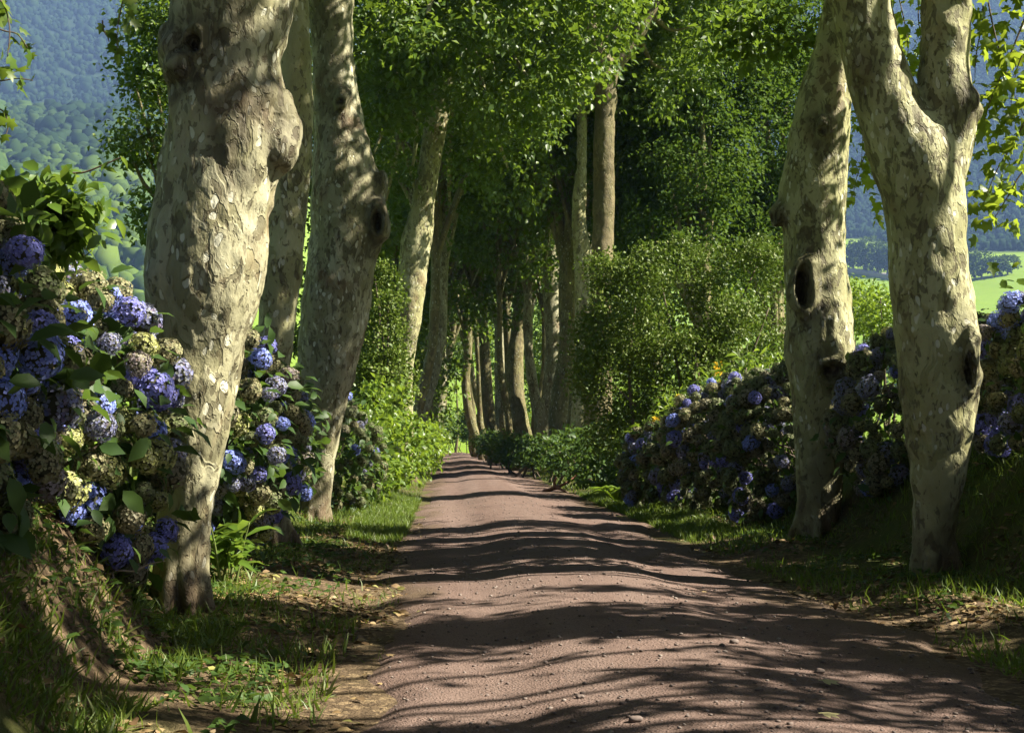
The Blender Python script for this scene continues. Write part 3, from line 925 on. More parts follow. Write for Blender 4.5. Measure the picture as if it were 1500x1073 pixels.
FARS = [
    ('dark mossy plane tree standing close behind the pale leaning one on the left', 606, 58, .95, [.0, 0, .1, .35, .75, 1.1, 1.4, 1.5]),
    ('left row plane tree with a bent trunk, second behind the pale leaning one', 614, 68, .85, [.1, 0, .2, .4, .6, 1.0, 1.5, 1.7]),
    ('left row plane tree, third in line behind the pale leaning one', 620, 79, .85, [0, 0, .15, .3, .7, 1.0, 1.2, 1.4]),
    ('left row plane tree, fourth in line behind the pale leaning one', 627, 92, .85, [0, 0, .1, .5, .8, 1.0, 1.2, 1.4]),
    ('thin plane tree at the far end of the left row before the meadow', 633, 108, .8, [0, 0, .2, .5, .9, 1.4, 1.7, 2]),
    ('broad mossy plane tree left of the sunlit streak, half hidden by low plants', 822, 57, 1.05, [0, 0, 0, .1, .2, .15, .1, 0]),
    ('right row plane tree with a lit left edge above the low roadside plants', 800, 64, 1.05, [.1, .0, -.1, 0, .25, .4, .3, .2]),
    ('right row plane tree with a broad flared foot, in the middle of the dark row', 768, 71, 1.15, [0, 0, -.1, -.3, -.35, -.2, -.1, 0]),
    ('crooked plane tree whose pale lower trunk curves out to the road', 741, 78, .8, [.15, .15, -.1, -.7, -1.2, -1.4, -1.7, -2.0]),
    ('right row plane tree behind the crooked one with a straight dark trunk', 727, 88, 1.05, [0, 0, .05, .1, .3, .4, .5, .4]),
    ('slim leaning plane tree near the far end of the right row', 706, 98, .8, [.3, .2, -.1, -.6, -1.0, -1.1, -1.2, -1.4]),
    ('narrow pale stem between the sunlit streak and the dark row on the right', 838, 55, .55, [0, 0, .05, .15, .2, .3, .4, .5]),
    ('slender dark stem squeezed into the middle of the right row', 785, 67, .6, [0, 0, .1, 0, -.2, -.3, -.3, -.2]),
    ('thin leaning stem left of the crooked tree in the right row', 716, 93, .55, [.2, .1, -.1, -.4, -.6, -1.0, -1.5, -1.9]),
    ('slim mossy stem close to the left row near its far end', 640, 118, .6, [0, 0, .1, .2, .5, .8, 1.0, 1.2]),
    ('leaning dark stem just right of the broad mossy plane tree', 846, 62, .6, [0, 0, .1, .3, .5, .3, .2, .2]),
    ('slender stem curving left in the middle of the right row', 757, 74, .6, [.1, 0, -.2, -.5, -.5, -.7, -1.0, -1.2]),
    ('thin stem with a sunlit edge between two mossy trunks on the right', 811, 70, .5, [0, 0, .1, .1, .3, .5, .5, .6]),
    ('slim twisted stem near the flared trunk in the right row', 778, 80, .5, [0, 0, .2, .3, .1, -.2, -.3, -.4]),
    ('narrow dark stem beside the pale leaning tree on the left', 598, 54, .5, [0, 0, .2, .5, .8, 1.0, 1.1, 1.2]),
    ('crooked thin stem in front of the flared trunk, bending left above its foot', 752, 66, .42, [.3, .1, -.1, -.4, -.6, -.5, -.8, -1.0]),
    ('thin stem leaning right beside the broad mossy trunk', 834, 69, .45, [-.2, 0, .1, .4, .6, .9, 1.2, 1.4]),
    ('thin dark stem just left of the lit edged tree in the right row', 790, 76, .42, [0, 0, -.1, -.2, .1, .3, .3, .4]),
    ('slim stem leaning over the road near the far end of the right row', 722, 104, .5, [.4, .2, -.2, -.7, -1.2, -1.7, -2.1, -2.6]),
    ('thin dark stem at the road side of the left row', 617, 73, .42, [0, 0, .1, .4, .7, 1.1, 1.3, 1.5]),
    ('last plane tree of the right row at the bright end of the avenue', 697, 112, .75, [.1, .1, -.1, -.3, -.5, -.6, -.8, -1]),
]
for i, (lab, px, y, dm, wig) in enumerate(FARS):
    far_tree(lab, xat(px, y), y, dm, wig, M_BARK_MOSSY if i % 3 else M_BARK_WARM, i)

ORD = ['first', 'second', 'third', 'fourth', 'fifth', 'sixth', 'seventh', 'eighth', 'ninth', 'tenth', 'eleventh', 'twelfth', 'thirteenth', 'fourteenth', 'fifteenth']
for i, (x, y) in enumerate([(-3.8, -4), (-3.9, -11), (-3.7, -18), (4.4, -5), (4.2, -12), (4.4, -19), (-4.0, 3.2)]):  # unseen trees added to carry the avenue on and cut the sky light
    far_tree(f'plane tree of the {"left" if x < 0 else "right"} row added unseen behind the viewer for shade, {ORD[i]} of these', x, y, .95, [0, 0, .1, .1, .2, .2, .2, .2], M_BARK, i + 20)

# broad trees in the fields on both sides of the avenue: leaves down to the ground
def field_tree(label, x, y, lobes, group, size=.24, mat=M_LEAF, **kw):
    z = gz(x, y)
    t = thing('broadleaf_tree', label, 'tree', (x, y, z), group)
    V, F = tube([(0, 0, -.3), (0, 0, 0), (.1, 0, 2.5), (0, .2, 6), (.2, 0, 9)], [.5, .42, .34, .26, .14], 14, 5, .1, int(y))
    link('trunk', mesh_np('trunk', V, F, True, [M_BARK_MOSSY], attrs={'dead': 0 * V[:, 0], 'foot': 0 * V[:, 0]}), t)
    for p, rr in limbs_to((0, .1, 4.5), .2, [(L[0] - x, L[1] - y, L[2] - z, *L[3:]) for L in lobes]):
        V, F = tube(p, rr, 7, 4, .08, 3)
        link('limb', mesh_np('limb', V, F, True, [M_BARK_MOSSY], attrs={'dead': 0 * V[:, 0], 'foot': 0 * V[:, 0]}), t)
    add_crown(t, np.array([x, y, z]), lobes, mat, size=size, **kw)
    return t


FT = 'leafy trees behind the right row'
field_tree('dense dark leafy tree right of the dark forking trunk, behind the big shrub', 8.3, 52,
           [W(960, 130, 52, 2.4), W(1010, 220, 52, 2.6), W(930, 240, 53, 2.0), W(980, 320, 52, 2.2), W(1040, 120, 53, 2.5), W(960, 30, 53, 2.4), W(1030, 30, 54, 2.6), W(930, 330, 53, 1.7), W(1010, -60, 53, 3)], FT, size=.19, mat=M_LEAF_SHADED, gap=-.3, per=10, dens=1.1)
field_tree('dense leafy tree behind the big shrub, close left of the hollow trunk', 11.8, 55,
           [W(1100, 70, 55, 2.5), W(1150, 150, 56, 2.3), W(1110, 210, 55, 2.5), W(1080, 300, 55, 2.2), W(1150, 290, 56, 2.0), W(1160, 40, 57, 2.4), W(1090, -40, 56, 2.8), W(1060, 350, 54, 2), W(1130, 350, 55, 1.8)], FT, size=.19, mat=M_LEAF_SHADED, gap=-.3, per=10, dens=1.1)
far_bush = crown([(0, 0, 3.0, 3.0, 3, 3.2), (1.6, .6, 6.4, 2.6), (-1.5, -.4, 7.2, 2.5), (.2, 0, 10.0, 2.7), (1.2, -.3, 12.6, 2.2)], size=.28, gap=.0, per=8, spread=.32).mesh('thicket_crown', [M_LEAF])
TH = 'leafy trees filling the gaps behind the avenue'
THP = [(575, 62, .95), (556, 75, 1.05), (530, 88, 1.1), (570, 98, 1.1), (596, 112, 1.1), (960, 66, 1.1), (920, 84, 1.1), (1040, 76, 1.15), (850, 104, 1.1), (790, 124, 1.1), (1120, 82, 1.2), (745, 138, 1.0), (600, 136, .9)]
THP.sort()
for i, (px, y, s) in enumerate(THP):
    x = xat(px, y)
    z = gz(x, y)
    t = thing('broadleaf_tree', f'dark leafy tree closing a gap behind the avenue trunks, {ORD[i]} from the left', 'tree', (x, y, z), TH)
    V, F = tube([(0, 0, -.3), (0, 0, 0), (.1, 0, 4), (.1, 0, 10)], [.4, .36, .3, .1], 9, 4, .1, i)
    link('trunk', mesh_np('trunk', V, F, True, [M_BARK_MOSSY], attrs={'dead': 0 * V[:, 0], 'foot': 0 * V[:, 0]}), t)
    c = link('crown', far_bush, t, kind='stuff')
    c.rotation_euler = (0, 0, i * 1.9)
    c.scale = (s, s, s)
# tree on the left field whose leaves show left of the nearest trunk
field_tree('tree with hanging dark leaves showing left of the massive trunk against the blue hill', -9.0, 44,
           [W(240, 60, 44, 1.5), W(230, 130, 43, 1.4), W(205, 190, 43, 1.0), W(225, 250, 43, 1.0), W(190, 220, 43, .65), W(222, 325, 43, .6), W(235, 10, 44, 1.5), W(200, 130, 42.5, .6), W(290, 100, 45, 2.4), W(320, 220, 45, 2.0), W(450, 180, 46, 1.0, 1, 2.2), W(446, 320, 46, 1.0, 1, 2.2), W(436, 440, 46, .8, 1, 1.8), W(450, 60, 46, 1.0, 1, 2)], None, size=.2, gap=-.02, per=9)

# ------------------------------------------------------------------ hydrangeas
def head_mesh(seed, squash=(1, 1, .9), nf=104):
    r2 = np.random.default_rng(seed)
    i = np.arange(nf) + .5
    ph = np.arccos(1 - 1.72 * i / nf)
    th = math.pi * (1 + 5 ** .5) * i
    n = np.stack([np.cos(th) * np.sin(ph), np.sin(th) * np.sin(ph), np.cos(ph)], 1)
    n = unit(n + r2.normal(size=n.shape) * .10)
    lump = 1 + .13 * vnoise(n * 2.1 + seed, seed)[:, None]
    pos = n * np.asarray(squash) * lump * r2.uniform(.90, 1.04, (nf, 1))
    t1 = unit(np.cross(n, unit(r2.normal(size=n.shape))))
    t2 = np.cross(n, t1)
    TV = np.array([(0, 0, 0), (.62, .42, .16), (1, 0, .02), (.62, -.42, .16)])
    acc = Acc()
    for q in range(4):
        a = q * math.pi / 2 + r2.uniform(-.25, .25, nf)
        X = t1 * np.cos(a)[:, None] + t2 * np.sin(a)[:, None] + n * r2.uniform(-.30, .45, (nf, 1))
        acc.add(scatter((TV, np.array([(0, 3, 2), (0, 2, 1)])), pos, X, n, r2.uniform(.18, .27, nf)))
    V, F = ico((0, 0, 0), np.asarray(squash) * .80, 1)
    acc.add((V, F), 1)
    return acc


HEADS = {}
for ci, (cn, pm) in enumerate(PETALS.items()):
    HEADS[cn] = []
    for s in range(3):
        a = head_mesh(s * 3 + ci, [(1, 1, .9), (1.05, .92, 1.05), (.95, 1.05, .82)][s])
        HEADS[cn].append(a.mesh('flower_head', [pm, M_CORE], smooth=False))
MIX_LEFT = (['blue'] * 4 + ['violet'] * 3 + ['fading'] * 4 + ['mauve'] * 1 + ['blue'] * 1 + ['olive'] * 8 + ['lime'] * 3 + ['dry'] * 1 + ['green'] * 4)
MIX_RIGHT = (['violet'] * 2 + ['blue'] * 1 + ['fading'] * 3 + ['olive'] * 4 + ['dry'] * 2 + ['green'] * 11)
MIX_TOP = (['violet'] * 2 + ['blue'] + ['fading'] * 3 + ['mauve'] * 2 + ['olive'] * 6 + ['dry'] * 2 + ['green'] * 5 + ['lime'])
HG = 'mophead hydrangea bushes along the banks of the road'


def hydrangea(label, c, r, n, mixc, side, hr=.100, leaf=.19, nleaf=500, sep=.165, seed=1):
    """one bush: dome of flower heads over leaves and stems; side=+1 flowers towards +x, -1 towards -x"""
    r2 = np.random.default_rng(seed)
    c, r = np.array(c, float), np.array(r, float)
    z0 = gz(c[0], c[1])
    base = np.array([c[0], c[1], z0])
    t = thing('hydrangea_bush', label, 'bush', base, HG)
    pts, tries = [], 0
    while len(pts) < n and tries < n * 60:
        tries += 1
        v = unit(r2.normal(size=3))
        if v[0] * side < -.45 or v[1] > .62 or v[2] < -.95:
            continue
        bulge = 1 + .13 * vnoise(np.array([v * 2.4 + seed * 3.1]), seed)[0]
        p = c + v * r * bulge * r2.uniform(.86, 1.06)
        if p[2] < gz(p[0], p[1]) + .12:
            continue
        if pts and np.min(np.linalg.norm(np.array([q[0] for q in pts]) - p, axis=1)) < sep * r2.uniform(.8, 1.15):
            continue
        pts.append((p, v))
    for j, (p, v) in enumerate(pts):
        cn = mixc[r2.integers(len(mixc))]
        o = bpy.data.objects.new('flower_head', HEADS[cn][r2.integers(3)])
        COL.objects.link(o)
        o.parent = t
        o.location = p - base
        ax = unit(v / r * r.mean() + np.array([0, 0, .45]) + r2.normal(size=3) * .25)
        q = Vector(ax).to_track_quat('Z', 'Y') @ Euler((0, 0, r2.uniform(0, 6.28))).to_quaternion()
        o.rotation_euler = q.to_euler()
        s = hr * r2.uniform(.68, 1.3)
        o.scale = (s * r2.uniform(.9, 1.1), s * r2.uniform(.9, 1.1), s * r2.uniform(.9, 1.15))
    # leaves between and under the heads
    v = unit(r2.normal(size=(nleaf * 2, 3)))
    v = v[(v[:, 0] * side > -.7)][:nleaf]
    bl = 1 + .13 * vnoise(v * 2.4 + seed * 3.1, seed)[:, None]
    pos = c + v * r * bl * r2.uniform(.6, 1.14, (len(v), 1))
    pos = pos[(g := pos[:, 2] > ground_z(pos[:, 0], pos[:, 1]) + .03)]
    v = v[g]
    X = v * .7 + r2.normal(size=v.shape) * .6 + np.array([0, 0, -.35])
    N = np.array([0, 0, .8]) + v * .8 + r2.normal(size=v.shape) * .35
    acc = Acc()
    acc.add(scatter(OVATE, pos, X, N, leaf * r2.uniform(.6, 1.15, len(v))))
    link('foliage', acc.mesh('foliage', [M_HYDLEAF], off=base), t, kind='stuff')
    acc = Acc()
    for q in range(16):
        p, vv = pts[r2.integers(len(pts))]
        b0 = base + np.array([r2.normal() * .25, r2.normal() * .25, -.05])
        acc.add(tube([b0, b0 * .5 + p * .5 + r2.normal(size=3) * .12 + np.array([0, 0, .1]), p], [.014, .011, .006], 5, 4))
    link('stems', acc.mesh('stems', [M_TWIG], off=base), t, kind='stuff')
    return t


BUSHES = [
    # label, centre, radii, heads, mix, side
    ('tall hydrangea at the left picture edge, brown green heads with some blue ones', (-4.4, 7.1, 1.72), (1.15, 1.05, 1.2), 84, MIX_LEFT, 1),
    ('hydrangea full of blue and faded heads hanging against the foot of the nearest left trunk', (-4.32, 9.2, 1.42), (1.18, 1.15, 1.18), 96, MIX_LEFT, 1),
    ('faded hydrangea on the bank top behind the blue one, left of the nearest left trunk', (-5.3, 10.9, 1.85), (1.2, 1.1, 1.0), 60, MIX_TOP, 1),
    ('hydrangea with bright blue heads between the nearest left trunk and the slender one', (-3.9, 14.3, 1.40), (1.05, 1.3, 1.18), 90, MIX_LEFT, 1),
    ('hydrangea with blue heads behind the slender left trunk', (-4.1, 17.8, 1.45), (1.05, 1.4, 1.15), 80, MIX_LEFT + ['blue'] * 3, 1),
    ('hydrangea with blue and green heads beside the foot of the bulging left trunk', (-4.45, 20.8, 1.35), (1.1, 1.3, 1.15), 70, MIX_LEFT + ['blue'] * 2, 1),
    ('dark blue hydrangea just past the bulging left trunk beside the bright herbs', (-3.75, 26.0, 1.05), (1.15, 1.3, 1.25), 66, MIX_RIGHT, 1),
    ('low end of the dark right hydrangea bank, beside the ferns', (3.35, 27.6, .75), (1.15, 1.4, 1.05), 76, MIX_RIGHT, -1),
    ('big domed hydrangea in shade with violet heads, middle of the right bank', (3.85, 24.6, 1.15), (1.35, 1.4, 1.35), 110, MIX_RIGHT, -1),
    ('shaded hydrangea with violet heads left of the hollow trunk', (4.25, 21.6, 1.25), (1.35, 1.35, 1.45), 104, MIX_RIGHT, -1),
    ('hydrangea between the two right trunks with one round violet head on top', (5.0, 17.6, 1.55), (1.35, 1.5, 1.35), 96, MIX_TOP, -1),
    ('sunlit faded hydrangea right of the forked trunk at the picture edge', (5.55, 14.2, 1.85), (1.35, 1.45, 1.30), 92, MIX_TOP, -1),
    ('hydrangea on the bank top behind the forked trunk', (6.4, 16.2, 1.9), (1.3, 1.4, 1.25), 60, MIX_TOP, -1),
]
for i, (lab, c, r, n, mx, sd) in enumerate(BUSHES):
    hydrangea(lab, c, r, int(n * (1.85 if sd > 0 else 2.0)), mx, sd, hr=.093 if sd > 0 else .112, seed=100 + i, leaf=.18 if sd > 0 else .155, nleaf=1600 if sd > 0 else 1150)


# ------------------------------------------------------------------ shrubs, herbs, ginger plants
def leafy(name, label, cat, lobes, mat, tpl=LEAF2, size=.09, group=None, base=None, stems=8, **kw):
    c = np.array(base if base is not None else (lobes[0][0], lobes[0][1]), float)
    b0 = np.array([c[0], c[1], gz(c[0], c[1])])
    t = thing(name, label, cat, b0, group)
    add_crown(t, b0, lobes, mat, tpl=tpl, size=size, **kw)
    acc = Acc()
    for q in range(stems):
        L = lobes[q % len(lobes)]
        e = np.array(L[:3]) + rng.normal(size=3) * .4 * np.mean(L[3:])
        s = b0 + np.array([rng.normal() * .25, rng.normal() * .25, -.1])
        acc.add(tube([s, s * .5 + e * .5 + rng.normal(size=3) * .15, e], [.05, .035, .012], 6, 4))
    if stems:
        link('stems', acc.mesh('stems', [M_TWIG], off=b0), t, kind='stuff')
    return t


leafy('evergreen_shrub', 'huge rounded small leaved shrub, sunlit on top, at the right behind the hydrangeas', 'shrub',
      [W(1000, 450, 33.2, 1.25, 1.3, 1.2), W(1080, 420, 33.7, 1.15, 1.2, 1.1), W(920, 470, 33.7, 1.0, 1.1, 1.2), W(1000, 560, 32.7, 1.45, 1.2, 1.3), W(900, 570, 33.2, .9, 1, 1.2), W(1100, 520, 33.2, 1.2, 1.2, 1.3),
       W(960, 400, 34.2, .7, .8, .6), W(1120, 400, 34.2, .8, .8, .75), W(1040, 385, 34.2, .6, .6, .5), W(885, 400, 34.7, .5, .6, .5), W(930, 640, 33.2, 1.2, 1, .7), W(870, 500, 34.2, .5, .6, .9), W(1000, 372, 34, .30, .4, .5), W(1065, 358, 34, .25, .3, .45), W(950, 385, 34, .25, .3, .5), W(905, 412, 34, .3, .3, .5), W(1110, 368, 34, .25, .3, .4), W(860, 560, 34, .3, .4, .4), W(1150, 470, 34.2, .8)],
      M_SHRUB, LEAF2, .095, base=P(1000, 640, 33)[:2], gap=-.2, per=13, spread=.16, upness=.55, droop=.3, dens=1.15)
leafy('evergreen_shrub', 'tall narrow glossy shrub between the bulging left trunk and the pale leaning one', 'shrub',
      [W(565, 430, 35, .42, .5, .8), W(560, 500, 35, .6, .6, .9), W(575, 560, 34.5, .62, .6, .8), W(545, 570, 34.5, .6, .6, 1.0), W(552, 410, 35, .3, .4, .45)],
      M_SHRUB, LEAF2, .10, base=P(556, 660, 35)[:2], gap=-.4, per=12, spread=.13, upness=.6, droop=.1)
leafy('herb_clump', 'bright sunlit clump of nettle like herbs spilling over the left road edge', 'plants',
      [W(575, 640, 29, .62, .9, .8), W(600, 655, 31, .45, .8, .75), W(550, 610, 30, .5, .8, .8), W(570, 690, 28, .55, .7, .35), W(540, 700, 27.4, .4, .6, .35), W(590, 600, 33, .4, .5, .7)],
      M_NETTLE, OVATE, .135, base=P(565, 690, 29)[:2], gap=-.45, per=9, spread=.13, upness=.8, droop=-.25, dens=.9, stems=0)
leafy('herb_clump', 'shaded low green herbs beside the left road edge past the sunlit clump', 'plants',
      [W(622, 660, 36, .40, 1.0, .6), W(628, 650, 41, .4, 1.4, .6)], M_NETTLE, OVATE, .13, gap=-.4, per=9, spread=.14, stems=0)
leafy('herb_clump', 'sunlit leafy shoots on the crest of the right hydrangea bank', 'plants',
      [W(1090, 545, 25.6, .55, .6, .28), W(1040, 575, 26.6, .5, .6, .28), W(990, 605, 27.4, .45, .6, .28), W(955, 640, 28.4, .35, .5, .3), W(1130, 530, 25, .4, .5, .25)],
      M_NETTLE, LANCE, .24, gap=-.5, per=7, spread=.12, dens=1.0, stems=5)
lp = [(875, 665, 40, .7, .9, .8), (840, 660, 43, .65, .9, .7), (905, 655, 37, .6, .8, .8), (812, 662, 47, .7, 1, .6), (780, 660, 52, .7, 1.2, .55), (757, 657, 58, .7, 1.6, .6), (735, 652, 66, .7, 2, .6), (715, 648, 76, .7, 2, .6), (868, 690, 37, .6, .7, .4), (918, 700, 34, .55, .7, .5)]
lpl = ['low leafy plants with pale hydrangea leaves at the foot of the dark right trunks', 'low leafy plants below the sunlit streak of trunk', 'bushy low plants at the left foot of the big shrub', 'low plants at the right road edge in front of the mossy trunks',
       'low plants at the right road edge, middle of the row', 'low plants at the right road edge under the flared trunk', 'small plants at the right road edge under the crooked trunk', 'farthest small plants of the right road edge',
       'dark low plants touching the right road edge behind the fallen branch', 'dark fern clump in front of the big shrub by the road']
for (q, lab) in zip(lp, lpl):
    leafy('low_plant', lab, 'plants', [W(*q)], M_HYDLEAF, OVATE, .18, 'low plants along the right road edge', gap=-.4, per=7, spread=.18, dens=.9, stems=4)
for (px, py, y, r, lab) in [(652, 628, 146, 1.2, 'grey green bush in the middle of the gap where the road ends'), (672, 622, 152, 1.5, 'round bush right of the middle in the gap where the road ends'),
                            (690, 626, 140, 1.3, 'bush at the right side of the gap where the road ends'), (640, 624, 139, 1.1, 'bush at the left side of the gap where the road ends')]:
    leafy('end_bush', lab, 'bush', [W(px, py, y, r * 1.3, r, r * 1.15)], M_HYDLEAF, LEAF2, .26, gap=-.4, per=7, spread=.2, stems=4)
for (px, py, y, lab) in [(668, 500, 150, 'small leafy tree standing in the bright gap where the road ends'), (640, 510, 142, 'small leafy tree left of the bright gap where the road ends')]:
    c0 = W(px, py, y)
    zz = gz(c0[0], c0[1])
    t = thing('small_tree', lab, 'tree', (c0[0], c0[1], zz))
    V, F = tube([(0, 0, -.2), (0, 0, 0), (.2, 0, 3), (0, 0, 8.5)], [.22, .18, .14, .06], 9, 5, .1, 4)
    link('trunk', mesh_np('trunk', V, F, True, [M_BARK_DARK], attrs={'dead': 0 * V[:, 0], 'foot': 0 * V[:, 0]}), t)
    add_crown(t, np.array([c0[0], c0[1], zz]), [(*c0, 3.4, 3, 3.0), (c0[0] - 2.6, c0[1], c0[2] + 2, 2.6), (c0[0] + 2.4, c0[1], c0[2] + 1.6, 2.4), (c0[0], c0[1], c0[2] + 4, 4)], M_LEAF, size=.34, gap=-.1, per=8, spread=.35)
# dark undergrowth closing the foot of the avenue on both sides
for i, (px, y, h) in enumerate([(596, 62, 2.6), (606, 78, 3.0), (612, 96, 3.2), (880, 50, 2.6), (850, 60, 2.4), (812, 74, 2.6), (775, 92, 2.8), (735, 112, 2.6)]):
    x = xat(px, y) + (-1.6 if px < 654 else 1.6)
    leafy('undergrowth_bush', f'dark undergrowth bush behind the avenue trunks, {ORD[i]} of its {"left" if px < 654 else "right"} side' if px < 654 else f'dark undergrowth bush behind the right row trunks, {ORD[i - 3]} from the near end', 'bush', [(x, y, gz(x, y) + h * .5, 1.4, 2.2, h * .6)], M_LEAF, LEAF2, .2, 'undergrowth behind the trunks', gap=-.3, per=8, stems=4)


def ginger(label, x, y, h, nst, flower, seed, leaf=.30, lean=(0, 0), cat='plant', name='ginger_plant', group='ginger lilies on the banks', mat=None):
    """clump of leafy canes: each large leaf and each flower spike is a part"""
    r2 = np.random.default_rng(seed)
    z = gz(x, y)
    t = thing(name, label, cat, (x, y, z), group)
    lm = GLEAF if mat is None else mat
    for s in range(nst):
        a = r2.uniform(0, 6.28)
        sp = r2.uniform(.05, .35)
        hh = h * r2.uniform(.75, 1.05)
        tip = np.array([math.cos(a) * sp + lean[0], math.sin(a) * sp + lean[1], hh])
        b0 = np.array([math.cos(a) * .08, math.sin(a) * .08, -.05])
        mid = b0 * .5 + tip * .5 + np.array([0, 0, hh * .10])
        V, F = tube([b0, mid, tip], [.014, .012, .006], 6, 5)
        link('stem', mesh_np('stem', V, F, True, [M_STEM]), t)
        nl = 9
        for q in range(nl):
            f = .30 + .68 * q / nl
            p = (1 - f) ** 2 * b0 + 2 * f * (1 - f) * mid + f * f * tip
            ang = q * math.pi + a + r2.normal() * .5
            o = bpy.data.objects.new('leaf', lm)
            COL.objects.link(o)
            o.parent = t
            o.location = p
            sc = leaf * r2.uniform(.7, 1.15)
            o.scale = (sc, sc * 1.0, sc)
            o.rotation_euler = (r2.normal() * .3, r2.uniform(-.75, .05), ang)
        if flower and s % 2 == 0:
            n = 60
            zz = r2.uniform(0, 1, n)
            an = r2.uniform(0, 6.28, n)
            rad = .055 * (1 - zz * .7)
            pos = tip + np.stack([np.cos(an) * rad, np.sin(an) * rad, zz * .26 - .02], 1)
            X = np.stack([np.cos(an), np.sin(an), np.full(n, .8)], 1)
            V, F = scatter(LEAF2, pos, X, np.array([0, 0, 1.0]) + r2.normal(size=(n, 3)) * .3, .085)
            link('flower_spike', mesh_np('flower_spike', V, F, True, [M_YELLOW]), t)
    return t


GLEAF = mesh_np('leaf', np.array([(0, 0, 0), (.12, .07, .03), (.12, 0, 0), (.12, -.07, .03), (.4, .145, .06), (.4, 0, .01), (.4, -.145, .06), (.72, .105, .0), (.72, 0, -.06), (.72, -.105, .0), (1, 0, -.24)]),
                np.array([(0, 2, 1), (0, 3, 2), (1, 2, 5), (1, 5, 4), (2, 3, 6), (2, 6, 5), (4, 5, 8), (4, 8, 7), (5, 6, 9), (5, 9, 8), (7, 8, 10), (8, 9, 10)]), True, [M_GINGER])


def at(px, py, y):
    p = P(px, py, y)
    return float(p[0]), float(p[1])


x, y = at(985, 640, 28.2)
ginger('yellow flowered ginger lily leaning over the left end of the right hydrangea bank', x, y, 1.95, 9, True, 1)
x, y = at(1055, 600, 27.5)
ginger('taller yellow ginger lily spike standing above the domed hydrangea', x, y, 2.0, 6, True, 2)
x, y = at(930, 680, 30)
ginger('pale flowered ginger lily beside the ferns at the right road edge', x, y, .95, 8, True, 4)
x, y = at(955, 660, 28.6)
ginger('leafy ginger clump lit by the sun at the left end of the hydrangea bank', x, y, 1.2, 9, False, 5)
x, y = at(1090, 560, 26.5)
ginger('bright leafy shoots on top of the domed right hydrangea', x, y, 2.15, 7, False, 6, leaf=.26)
x, y = at(335, 800, 12.9)
ginger('low sunlit ginger plant with broad leaves at the right foot of the nearest left trunk', x, y, .55, 5, False, 7, leaf=.36, lean=(.12, -.1))
leafy('leafy_climber', 'broad leaved green climber sprawling over the faded hydrangea at the upper left', 'plant',
      [W(110, 265, 7.9, .16, .2, .1), W(60, 215, 7.9, .2, .2, .1), W(40, 250, 7.9, .30, .3, .14), W(85, 290, 7.9, .22, .3, .15), W(15, 225, 7.9, .26, .3, .12), W(100, 330, 7.9, .14, .2, .12), W(-20, 270, 7.9, .3, .3, .2), W(60, 330, 7.9, .25, .2, .12)],
      M_GINGER, OVATE, .11, base=P(40, 400, 7.4)[:2], gap=-.5, per=5, spread=.07, droop=-.3, shell=.2, dens=3.0, stems=0)
x, y = at(185, 420, 11.5)
ginger('broad leaved plant on the bank top just left of the nearest trunk', x, y, 2.0, 8, False, 10, leaf=.24)
for i, (px, py, yy, lab) in enumerate([(905, 705, 31, 'fern clump beside the right road edge left of the hydrangeas'), (940, 715, 29, 'second fern clump at the foot of the hydrangea bank'), (885, 690, 34, 'dark fern clump near the fallen branch')]):
    x, y = at(px, py, yy)
    z = gz(x, y)
    t = thing('fern', lab, 'fern', (x, y, z), 'ferns along the right road edge')
    for q in range(16):
        a = q * 2.4
        n = 22
        f = np.linspace(.05, 1, n)
        L = rng.uniform(.7, 1.05)
        cx = np.stack([np.cos(a) * f * L * .8, np.sin(a) * f * L * .8, L * (1.0 * f - .75 * f ** 2.2)], 1)
        tan = np.gradient(cx, axis=0)
        sd = unit(np.cross(tan, [0, 0, 1.0]))
        w = .16 * np.sin(np.clip(f * 1.05, 0, 1) * math.pi) ** .7 + .02
        acc = Acc()
        for sg in (1, -1):
            acc.add(scatter(LEAF2, cx, sd * sg + unit(tan) * .3, np.cross(sd, tan), w))
        link('frond', acc.mesh('frond', [M_NETTLE]), t)

# ------------------------------------------------------------------ sprays of leaves close to the camera
def twig_spray(t, base, pts, nl, mat, size, seed, r0=.012, spread=.16):
    r2 = np.random.default_rng(seed)
    pts = [np.asarray(p, float) for p in pts]
    V, F = tube(pts, np.linspace(r0, .003, len(pts)), 6, 5)
    tw = link('twig', mesh_np('twig', V - base, F, True, [M_TWIG]), t)
    f = r2.uniform(.15, 1.0, nl) * (len(pts) - 1)
    i = np.minimum(f.astype(int), len(pts) - 2)
    A = np.array(pts)
    pos = A[i] + (A[i + 1] - A[i]) * (f - i)[:, None] + r2.normal(size=(nl, 3)) * spread
    X = r2.normal(size=(nl, 3)) + np.array([0, 0, -.7])
    N = np.array([0, 0, .8]) + r2.normal(size=(nl, 3)) * .6
    V, F = scatter(PALMATE, pos, X, N, size * r2.uniform(.6, 1.25, nl))
    link('leaf_spray', mesh_np('leaf_spray', V - base, F, True, [mat]), t, kind='stuff')


